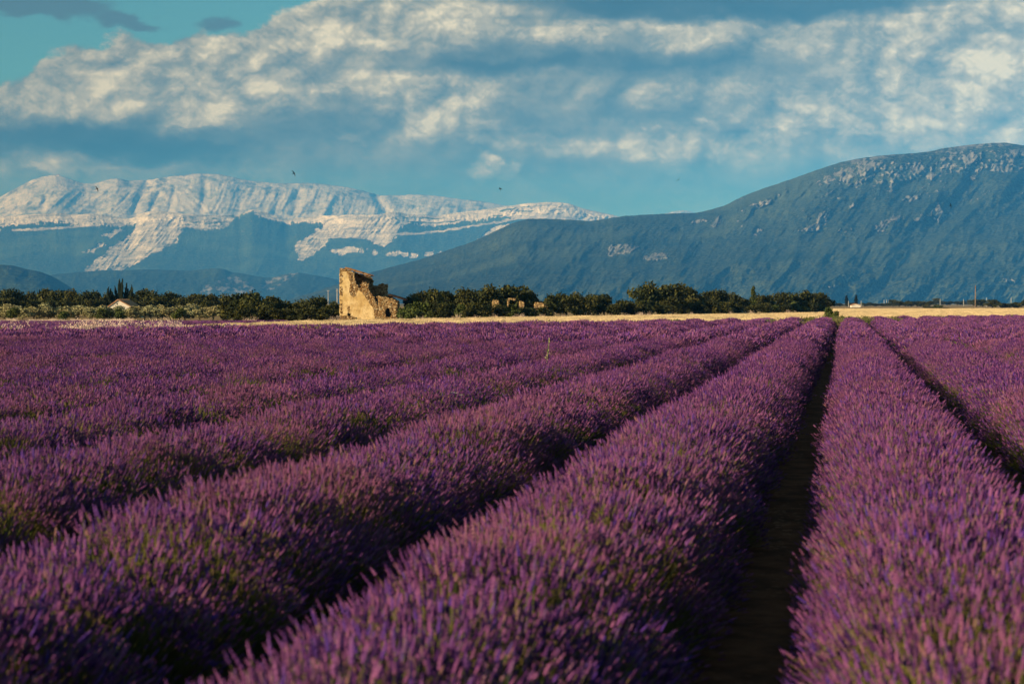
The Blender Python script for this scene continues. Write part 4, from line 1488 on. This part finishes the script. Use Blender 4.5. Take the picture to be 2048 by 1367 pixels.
def build_ruin():
    Y = 195.0
    s = Y / FPX
    x0 = (679 - 1024) * s
    root = empty('stone_ruin', (x0, Y, 0), 'tall broken yellow stone ruin standing alone at the edge of the wheat', 'ruin')
    def P(px, py): return ((px - 679) * s, CAMZ - (py - HOR) * s)
    front = [(0, -0.1), P(679, 537.0), P(690, 537.5), P(700, 541), P(708, 546), P(709, 552), P(712, 564), P(716, 572), P(720, 577), P(722, 570), P(726, 563), P(731, 565), P(738, 568), P(736, 574), P(738, 581), P(744, 588), P(748, 594), P(751, 602),
             P(756, 610), P(757, 600), P(753, 594), P(760, 593), P(768, 595), P(774, 593), P(781, 598), P(788, 599), P(794, 602), (115 * s, -0.1)]
    win = [P(771, 633), P(770.5, 622), P(773, 617), P(777, 614.5), P(779, 618), P(780.5, 624), P(782, 633)]
    niche = [P(696, 632), P(696, 627), P(700.5, 627), P(700.5, 632)]
    edge_line = [P(708, 546), P(716, 572), P(738, 585), P(748, 600), P(760, 616), P(763, 640)]

    def exposed(U, Z):
        # stones show along the broken edge, in the lower right end, round the left corner and at the foot
        el = np.array(edge_line)
        ue = np.interp(-Z, -el[:, 1], el[:, 0])
        a = sstep(U - ue, -0.95, -0.35)
        a = np.maximum(a, 0.7 * sstep(fbm(U / 0.6, Z / 0.9, 3, 9), 0.12, 0.4) * (U < 1.0))
        a = np.maximum(a, (U < 0.3) * 0.8 * sstep(fbm(U / 0.4, Z / 0.3, 2, 19), -0.1, 0.2))
        a = np.maximum(a, sstep(-Z, -0.75, -0.4) * (U < 1.3))
        a = np.maximum(a, 0.8 * sstep(Z, 4.75, 5.0))
        a = np.maximum(a, 0.8 * ((U - 1.35) ** 2 / 0.15 + (Z - 3.1) ** 2 / 0.5 < 1))
        return np.clip(a, 0, 1)
    ragged_wall('front_wall', front, m_ruin, (0, 0, 0), (1, 0, 0), 0.5, root, holes=(win, niche), exposed=exposed, seed=3, rag=0.10)
    D = 4.6
    H = P(679, 537.5)[1]
    # left side wall, running away from the camera, drawn in from the front wall's corner
    ragged_wall('side_wall', [(0.504, -0.1), (0.504, H), (2.4, H - 0.02), (D - 0.02, H - 0.03), (D - 0.02, -0.1)], m_ruin, (0.004, 0, 0), (0, 1, 0), -0.5 + 0.01, root, seed=5,
                exposed=lambda U, Z: 0.3 + 0 * U)
    # right side wall, lower
    hr = P(794, 603)[1]
    ragged_wall('side_wall', [(0.504, -0.1), (0.504, hr - 0.1), (2.4, hr + 0.02), (D - 0.02, hr - 0.02), (D - 0.02, -0.1)], m_ruin, (115 * s - 0.012, 0, 0), (0, 1, 0), 0.45, root, seed=6, exposed=lambda U, Z: 0.9 + 0 * U)
    sb = (Y + D) / Y

    def B(px, py):
        q = Vector(((px - 1024) * s * sb - x0, 0, CAMZ - (py - HOR) * s * sb))
        return (q.x, q.z)
    back = [(0.0, -0.1), B(685, 540), B(700, 541.5), B(720, 547), B(734, 551), B(742, 553.5), B(745, 560), B(747, 562), B(746, 570), B(751, 570), B(755, 573), B(757, 569.5), B(761, 568), B(766, 567), B(770, 568), B(775, 570), B(775, 589), B(783, 592), B(795, 600), (115 * s, -0.1)]
    ragged_wall('back_wall', back, m_ruin, (0, D, 0), (1, 0, 0), 0.5, root, seed=8, exposed=lambda U, Z: 1.0 + 0 * U, rag=0.06)
    # stump of the inner wall that stands out of the shade
    sm = (Y + 2.6) / Y
    def M(px, py): return ((px - 1024) * s * sm - x0, CAMZ - (py - HOR) * s * sm)
    ragged_wall('inner_wall', [(M(754, 0)[0], -0.1), M(754, 572), M(758, 568.5), M(766, 566.8), M(771, 569), M(775, 570.5), (M(775, 0)[0], -0.1)], m_ruin, (0, 2.6, 0), (1, 0, 0), 0.45, root, seed=12, exposed=lambda U, Z: 1.0 + 0 * U, rag=0.05)
    # roofs: a slab of laths with rows of curved tiles on it
    m_t, g, b = material('old_roof_tiles', 0.85, 0.1)
    pos = g.new('ShaderNodeTexCoord').outputs['Object']
    n = g.noise(pos, 5.0, 4, 0.7)
    g.l.new(g.mix(g.ss(n, 0.35, 0.65), (0.30, 0.13, 0.05), (0.46, 0.28, 0.13)), b.inputs['Base Color'])

    def tiled(name, a, bq, y0, y1, r=0.075):
        """tiled slab between the front edge a->bq (u, z); tiles run down the slope"""
        G = Geo()
        A = Vector((a[0], y0, a[1])); Bv = Vector((bq[0], y0, bq[1]))
        d = Bv - A
        up = Vector((-d.z, 0, d.x)).normalized()
        if up.z < 0: up = -up
        for c0, c1 in (((0, 0), (1, 0)),):
            p = [A, Bv, Bv + Vector((0, y1 - y0, 0)), A + Vector((0, y1 - y0, 0))]
            q = [v - up * 0.07 for v in p]
            G.add(p + q, [(0, 1, 2, 3), (7, 6, 5, 4), (0, 4, 5, 1), (1, 5, 6, 2), (2, 6, 7, 3), (3, 7, 4, 0)], 0.5, 0)
        rs = random.Random(4)
        nc = int((y1 - y0) / (2.1 * r)); L = d.length; nr = int(L / 0.34) + 1
        for i in range(nc):
            for j in range(nr):
                if rs.random() < 0.10: continue
                y = y0 + (i + 0.5) * (y1 - y0) / nc
                t0_ = j / nr; t1_ = min(1.03, (j + 1.15) / nr)
                c0 = A + d * t0_ + Vector((0, y - y0, 0)) + up * rs.uniform(0.0, 0.03); c1 = A + d * t1_ + Vector((0, y - y0 + rs.uniform(-.02, .02), 0)) + up * (0.025 + rs.uniform(0, 0.02))
                vs = []
                for c in (c0, c1):
                    for k in range(5):
                        th = math.pi * k / 4
                        vs.append(c + Vector((0, math.cos(th) * r, 0)) + up * (math.sin(th) * r))
                G.add(vs, [(k, k + 1, k + 6, k + 5) for k in range(4)], rs.random(), 0)
        me = G.mesh(name)
        return link(name, me, m_t, parent=root)
    tiled('roof', P(689, 535.2), P(740.5, 550.8), 0.55, D - 0.1)
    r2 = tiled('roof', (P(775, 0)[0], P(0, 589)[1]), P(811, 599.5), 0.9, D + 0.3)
    m_t2 = plaster('shade_painted_tiles', (0.035, 0.022, 0.016), (0.08, 0.05, 0.035))  # shade of the lower right roof, painted in as a near-black tile colour
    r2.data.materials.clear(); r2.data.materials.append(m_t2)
    # loose stones along the foot and on the broken edge
    G = Geo()
    rs = random.Random(9)
    for i in range(150):
        if i < 70: x, z, y = rs.uniform(0.0, 1.6), rs.uniform(0, 0.45) * rs.random(), rs.uniform(-0.7, 0.0)
        elif i < 110: x, z, y = rs.uniform(0, 6.0), rs.uniform(0, 0.1), rs.uniform(-0.5, 0)
        else:
            t = rs.random(); q = [(722, 570), (731, 566), (737, 568), (757, 593), (768, 595), (782, 598), (793, 602), (716, 573), (745, 590)][rs.randrange(9)]
            u, zz = P(*q); x, z, y = u + rs.uniform(-.12, .12), zz + 0.02, rs.uniform(0.08, 0.42)
        r = rs.uniform(0.05, 0.14)
        vs = []
        for (a_, b_, c_) in ((-1, -1, -1), (1, -1, -1), (1, 1, -1), (-1, 1, -1), (-1, -1, 1), (1, -1, 1), (1, 1, 1), (-1, 1, 1)):
            vs.append((x + a_ * r * rs.uniform(.6, 1.1), y + b_ * r * rs.uniform(.6, 1.1), z + c_ * r * 0.7 * rs.uniform(.6, 1.1)))
        G.add(vs, [(3, 2, 1, 0), (4, 5, 6, 7), (0, 1, 5, 4), (1, 2, 6, 5), (2, 3, 7, 6), (3, 0, 4, 7)], 0.5, 0)
    me = G.mesh('loose_stones')
    at_ = me.attributes.new('exposed', 'FLOAT', 'POINT'); at_.data.foreach_set('value', np.ones(len(me.vertices), np.float32))
    link('loose_stones', me, m_ruin, parent=root, kind='stuff')


build_ruin()

# low broken walls among the shrubs
def broken_wall(px0, px1, top, bot, label, seed, pts=None):
    p = (px0 + px1) / 2
    Y = line_Y(p, 14)
    s = Y / FPX
    w = (px1 - px0) * s
    zt = CAMZ - (top - HOR) * s
    zb = -0.1
    X = (px0 - 1024) * s
    root = empty('broken_wall', (X, Y, 0), label, 'wall fragment', 'broken walls in the thicket')
    poly = [(0, zb), (0, zt - 0.15), (w * 0.25, zt), (w * 0.7, zt - 0.05), (w, zt - 0.2), (w, zb)] if pts is None else [(a * w, zb if b < 0 else zt - b * s) for a, b in pts]
    ragged_wall('masonry', poly, m_ruin, (0, 0, 0), (1, 0, 0), 0.45, root, seed=seed, exposed=lambda U, Z: 0.55 + 0 * U, rag=0.08)


broken_wall(984, 998, 598.5, 606, 'leftmost small block of broken wall in the rounded thicket', 31)
broken_wall(1014, 1031, 596, 606, 'arched fragment of broken wall, second from the left in the thicket', 32, [(0, -1), (0, 3), (.2, 0), (1, 0), (1, 5), (.8, 6), (.75, 3), (.35, 3), (.25, 8), (.2, -1)])
broken_wall(1038, 1049, 601, 612, 'pointed leaning block of broken wall, third from the left in the thicket', 33, [(0, -1), (0, 0), (.3, 0), (1, 5), (.9, 11), (.9, -1)])
broken_wall(1068, 1088, 603.5, 611, 'long low broken wall left of the pale wall stub', 34)
broken_wall(1090, 1096, 604, 614, 'narrow pale wall stub, rightmost of the broken walls', 35)


# ------------------------------------------------------------------ barn, hut, poles
m_white = plaster('white_render', (0.74, 0.70, 0.62), (0.60, 0.55, 0.47))
m_dark = plaster('dark_opening', (0.02, 0.02, 0.02), (0.03, 0.028, 0.025))
m_tile = plaster('faded_tiles', (0.34, 0.17, 0.09), (0.42, 0.27, 0.17))
m_pole = plaster('weathered_wood', (0.16, 0.11, 0.07), (0.26, 0.20, 0.14))
m_metal = plaster('pale_metal', (0.45, 0.45, 0.44), (0.36, 0.36, 0.35))


def box(G, x0, x1, y0, y1, z0, z1, tint=0.5):
    v = [(x, y, z) for z in (z0, z1) for x, y in ((x0, y0), (x1, y0), (x1, y1), (x0, y1))]
    G.add(v, [(3, 2, 1, 0), (4, 5, 6, 7), (0, 1, 5, 4), (1, 2, 6, 5), (2, 3, 7, 6), (3, 0, 4, 7)], tint, 0)


def gabled(name, px0, px1, pxr, eave, ridge, Y, D, label, opening=None, over=0.15, hip=False):
    s = Y / FPX
    X0, _, zg = ground_pt(px0, Y)
    w = (px1 - px0) * s
    ze = CAMZ - (eave - HOR) * s - zg; zr = CAMZ - (ridge - HOR) * s - zg
    ur = (pxr - px0) * s
    root = empty(name, (X0, Y, zg), label, name.split('_')[-1])
    G = Geo()
    f = [(0, 0, 0), (w, 0, 0), (w, 0, ze), (ur, 0, zr), (0, 0, ze)]
    bk = [(x, D, z) for x, y, z in f]
    G.add(f + bk, [(0, 1, 2, 3, 4), (9, 8, 7, 6, 5), (0, 5, 6, 1), (1, 6, 7, 2), (0, 4, 9, 5)], 0.5, 0)
    link('wall', G.mesh('wall'), m_white, parent=root)
    G = Geo()
    t = 0.12
    for (xa, za, xb, zb) in ((-over, ze - over * (zr - ze) / max(ur, .1), ur, zr), (w + over, ze - over * (zr - ze) / max(w - ur, .1), ur, zr)):
        a = Vector((xa, -over, za + 0.003)); b = Vector((xb, -over, zb + 0.003))
        up = Vector((0, 0, t))
        dd = Vector((0, D + 2 * over, 0))
        G.add([a, b, b + dd, a + dd, a + up, b + up, b + dd + up, a + dd + up], [(3, 2, 1, 0), (4, 5, 6, 7), (0, 1, 5, 4), (2, 3, 7, 6), (3, 0, 4, 7)], 0.5, 0)
        nrow = int(D / 0.22)
        for i in range(nrow):
            c = a + dd * ((i + 0.5) / nrow) + up; e = b + dd * ((i + 0.5) / nrow) + up
            G.tube([c, e], [0.07, 0.07], 5, 0.4, 0, False)
    link('roof', G.mesh('roof'), m_tile, parent=root)
    if opening:
        (ox, oz, r) = opening
        G = Geo()
        u, z = (ox - px0) * s, CAMZ - (oz - HOR) * s - zg
        box(G, u - r, u + r, -0.02, 0.1, z - r * 1.2, z + r * 1.2)
        link('vent', G.mesh('vent'), m_dark, parent=root)
    return root


gabled('white_barn', 212, 268, 236.5, 617, 600, 322, 9.0, 'white gabled barn with faded tile roof half hidden behind the olives', opening=(234.5, 607.5, 0.10))
gabled('white_hut', 1703, 1721, 1711, 610.5, 607.5, 850, 3.5, 'tiny white hut standing in the plain before the cypress')


def pole(name, px, top, bot, wpx, Y, mat, label, arms=0):
    s = Y / FPX
    X, _, zg = ground_pt(px, Y)
    zt = CAMZ - (top - HOR) * s
    root = empty(name, (X, Y, zg), label, 'pole')
    h = zt - zg; r = wpx * s / 2
    G = Geo()
    G.tube([(0, 0, -0.2), (0, 0, h * 0.5), (0, 0, h)], [r * 1.15, r, r * 0.85], 8, 0.5, 0)
    link('shaft', G.mesh('shaft'), mat, parent=root)
    for i in range(arms):
        G = Geo()
        a = 2.4 * s
        box(G, -a, a, -r * 1.8, -r * 1.02, h - (1.0 + 3.5 * i) * s, h - (0.2 + 3.5 * i) * s)
        for q in (-1, 0, 1):
            G.tube([(q * a * 0.85, -r * 1.4, h - (0.2 + 3.5 * i) * s), (q * a * 0.85, -r * 1.4, h + (0.9 - 3.5 * i) * s)], [0.35 * s, 0.25 * s], 6, 0.5, 0)
        link('crossarm', G.mesh('crossarm'), mat, parent=root)


pole('utility_pole', 656.5, 581, 606, 1.6, 420, m_metal, 'fainter left one of two poles just left of the ruin', 1)
pole('utility_pole', 674.5, 578, 606, 2.2, 330, m_metal, 'pale right one of two poles just left of the ruin', 2)
pole('wooden_pole', 1950.5, 571, 613, 2.2, 700, m_pole, 'tall brown wooden pole at the right edge of the plain', 0)
for px, tp, Y, lb in ((1973, 595, 900, 'short thin pale pole right of the tall brown pole'), (1768, 599, 1300, 'left one of three thin pale masts close together on the plain'), (1773, 599, 1300, 'middle one of three thin pale masts close together on the plain'),
                      (1777, 600, 1300, 'right one of three thin pale masts close together on the plain'), (1927, 598, 1200, 'thin pale pole left of the tall brown pole'), (1697, 601, 1000, 'short thin pole left of the white hut'), (1880, 597, 1300, 'thin pole above the distant shrubs in the plain'),
                      (1722, 601, 1000, 'short thin pole right of the white hut'), (2022, 595, 1100, 'faint thin pole near the right picture edge')):
    pole('thin_pole', px, tp, 612, 1.1, Y, m_metal, lb)
# tiny station on the far summit
X0 = at(117, 353, 28200)
r0 = empty('summit_hut', (X0.x, X0.y, X0.z - 20), 'tiny pale hut on the far left summit', 'hut')
G = Geo(); box(G, -22, 22, -15, 15, 0, 34)
link('wall', G.mesh('wall'), m_white, parent=r0)
G = Geo(); G.add([(-24, -17, 34), (24, -17, 34), (24, 17, 34), (-24, 17, 34), (-24, 0, 44), (24, 0, 44)], [(0, 1, 5, 4), (2, 3, 4, 5), (0, 4, 3), (1, 2, 5), (3, 2, 1, 0)], 0.5, 0)
link('roof', G.mesh('roof'), m_tile, parent=r0)


# ------------------------------------------------------------------ single plants in the field
def plant_mat(name, c):
    m, g, b = material(name, 0.8, 0.1)
    n = g.noise(g.new('ShaderNodeTexCoord').outputs['Object'], 20, 3, 0.6)
    g.l.new(g.mix(n, tuple(x * 0.7 for x in c), tuple(min(1, x * 1.3) for x in c)), b.inputs['Base Color'])
    return m


m_stalk = plant_mat('pale_green_stalk', (0.30, 0.30, 0.14))
m_stem = plant_mat('dark_green_stem', (0.05, 0.07, 0.02))
m_petal = plant_mat('white_petals', (0.75, 0.70, 0.68))


def stalk_plant(px, base, top, Y, label, seed):
    rs = random.Random(seed)
    s = Y / FPX
    X = (px - 1024) * s
    root = empty('tall_weed', (X, Y, 0), label, 'weed')
    z0 = 0.35; z1 = CAMZ - (top - HOR) * s
    lean = (1100 - 1090) * s
    G = Geo()
    path = [Vector((0, 0, 0)), Vector((0, 0, z0)), Vector((lean * 0.5, 0, (z0 + z1) / 2)), Vector((lean, 0, z1))]
    G.tube(path, [0.008, 0.008, 0.006, 0.003], 5, 0.5, 0)
    link('stem', G.mesh('stem'), m_stalk, parent=root)
    G = Geo()
    for i in range(70):
        f = rs.random() ** 0.8
        p = path[1].lerp(path[3], f)
        w = 0.11 * (1 - f) ** 1.5 + 0.012
        a = rs.random() * 6.28
        q = p + Vector((math.cos(a) * w, math.sin(a) * w, rs.uniform(0.0, 0.06)))
        G.blade(p, q, 0.03 * (1 - 0.5 * f), rs.random(), 0)
    link('foliage', G.mesh('foliage'), m_stalk, parent=root)


stalk_plant(1089, 722, 676, 37.5, 'tall pale green weed sticking out of the lavender near the picture centre', 3)


def white_flower(px, py, Y, label, seed):
    rs = random.Random(seed)
    p = at(px, py, Y)
    root = empty('white_flower', (p.x, p.y, 0), label, 'flower', 'small white flowers among the lavender')
    G = Geo(); G.tube([(0, 0, 0), (0.01, 0, p.z * 0.6), (0, 0, p.z)], [0.003, 0.002, 0.002], 4, 0.5, 0)
    link('stem', G.mesh('stem'), m_stem, parent=root)
    G = Geo()
    R = 4.2 / FPX * Y if Y > 50 else 0.032
    for k in range(7):
        a = k * 6.283 / 7 + rs.random() * 0.3
        c = Vector((0, 0, p.z + 0.005)); d = Vector((math.cos(a), math.sin(a), 0.25)) * R; w = Vector((-math.sin(a), math.cos(a), 0)) * R * 0.35
        G.add([c, c + d * 0.6 + w, c + d, c + d * 0.6 - w], [(0, 1, 2, 3)], 0.5, 0)
    link('petals', G.mesh('petals'), m_petal, parent=root)


for i, (a, b_, Y, lb) in enumerate(((911, 787, 24.0, 'left one of two white flowers in the lavender below the tall pale weed'), (922, 791, 23.6, 'right one of two white flowers in the lavender below the tall pale weed'),
                                    (968, 646, 105, 'leftmost of four far white flowers near the wheat edge'), (975, 651, 100, 'second from the left of four far white flowers near the wheat edge'),
                                    (989, 650, 101, 'third from the left of four far white flowers near the wheat edge'), (990, 653, 98, 'rightmost and lowest of four far white flowers near the wheat edge'),
                                    (517, 733, 34, 'lone white flower in the left part of the lavender'), (905, 786, 24.2, 'small white flower just left of the pair below the weed'))):
    white_flower(a, b_, Y, lb, i)

# shrub that stands at the end of the furrow, before the last oak
s1 = tree('young_shrub', 'green', 1655, 611, 30, 156, 'loose light green shrub at the lavender edge before the last oak', 'shrub')
s2 = tree('young_shrub', 'green', 1668, 619, 22, 155, 'smaller loose shrub touching the right side of the one before the last oak', 'shrub')


# ------------------------------------------------------------------ swallows
m_bird = plaster('dark_plumage', (0.012, 0.013, 0.018), (0.03, 0.03, 0.035))


def swallow(px, py, Y, rot, label, seed):
    p = at(px, py, Y)
    root = empty('swallow', p, label, 'bird', 'swallows flying before the mountains')
    root.rotation_euler = rot
    # one continuous body with a forked tail, wings swept back
    G = Geo()
    sec = [(-0.085, 0.002, 0.002), (-0.075, 0.010, 0.010), (-0.055, 0.017, 0.016), (-0.02, 0.021, 0.020), (0.02, 0.018, 0.016), (0.05, 0.011, 0.008), (0.065, 0.010, 0.003)]
    vs = []; n = 8
    for y, rx, rz in sec:
        for k in range(n):
            a = 2 * math.pi * k / n
            vs.append((rx * math.cos(a), -y, rz * math.sin(a)))
    fs = [(i * n + k, i * n + (k + 1) % n, (i + 1) * n + (k + 1) % n, (i + 1) * n + k) for i in range(len(sec) - 1) for k in range(n)]
    fs += [tuple(range(n))[::-1], tuple(range((len(sec) - 1) * n, len(sec) * n))]
    G.add(vs, fs, 0.5, 0)
    link('body', G.mesh('body', True), m_bird, parent=root)
    for sd_ in (-1, 1):
        G = Geo()
        top = []
        W = [(0.0, 0.035, -0.02), (0.05, 0.045, -0.005), (0.10, 0.032, -0.010), (0.15, -0.005, -0.035), (0.185, -0.055, -0.062)]
        for x, le, te in W:
            th = 0.004
            for (yy, zz) in ((le, 0), ((le + te) / 2, th), (te, 0), ((le + te) / 2, -th)):
                top.append((sd_ * x, yy, zz + 0.25 * x - 0.6 * x * x))
        f = []
        for i in range(len(W) - 1):
            for k in range(4):
                q = (i * 4 + k, i * 4 + (k + 1) % 4, (i + 1) * 4 + (k + 1) % 4, (i + 1) * 4 + k)
                f.append(q if sd_ > 0 else q[::-1])
        f.append((len(top) - 4, len(top) - 3, len(top) - 2, len(top) - 1))
        G.add(top, f, 0.5, 0)
        link('wing', G.mesh('wing'), m_bird, parent=root)
        G = Geo()
        G.add([(sd_ * 0.0, -0.055, 0.002), (sd_ * 0.012, -0.06, 0.002), (sd_ * 0.034, -0.135, 0.002), (sd_ * 0.008, -0.09, 0.002),
               (sd_ * 0.0, -0.055, -0.002), (sd_ * 0.012, -0.06, -0.002), (sd_ * 0.034, -0.135, -0.002), (sd_ * 0.008, -0.09, -0.002)],
              [(0, 1, 2, 3), (7, 6, 5, 4), (0, 4, 5, 1), (1, 5, 6, 2), (2, 6, 7, 3), (3, 7, 4, 0)], 0.5, 0)
        link('tail_feather', G.mesh('tail_feather'), m_bird, parent=root)


R_ = math.radians
swallow(588, 347, 105, (R_(75), R_(60), R_(20)), 'swallow above the pale ridge, high left of the ruin', 1)
swallow(195, 378, 110, (R_(80), R_(65), R_(10)), 'swallow against the leftmost pale slope', 2)
swallow(1000, 378, 110, (R_(70), R_(0), R_(60)), 'swallow in the open blue above the white cliffs at the centre', 3)
swallow(1356, 360, 120, (R_(8), R_(-38), R_(-25)), 'swallow gliding nearly edge on, left of the right mountain', 4)
swallow(1900, 411, 120, (R_(85), R_(80), R_(20)), 'swallow in front of the wooded mountain at the right', 5)
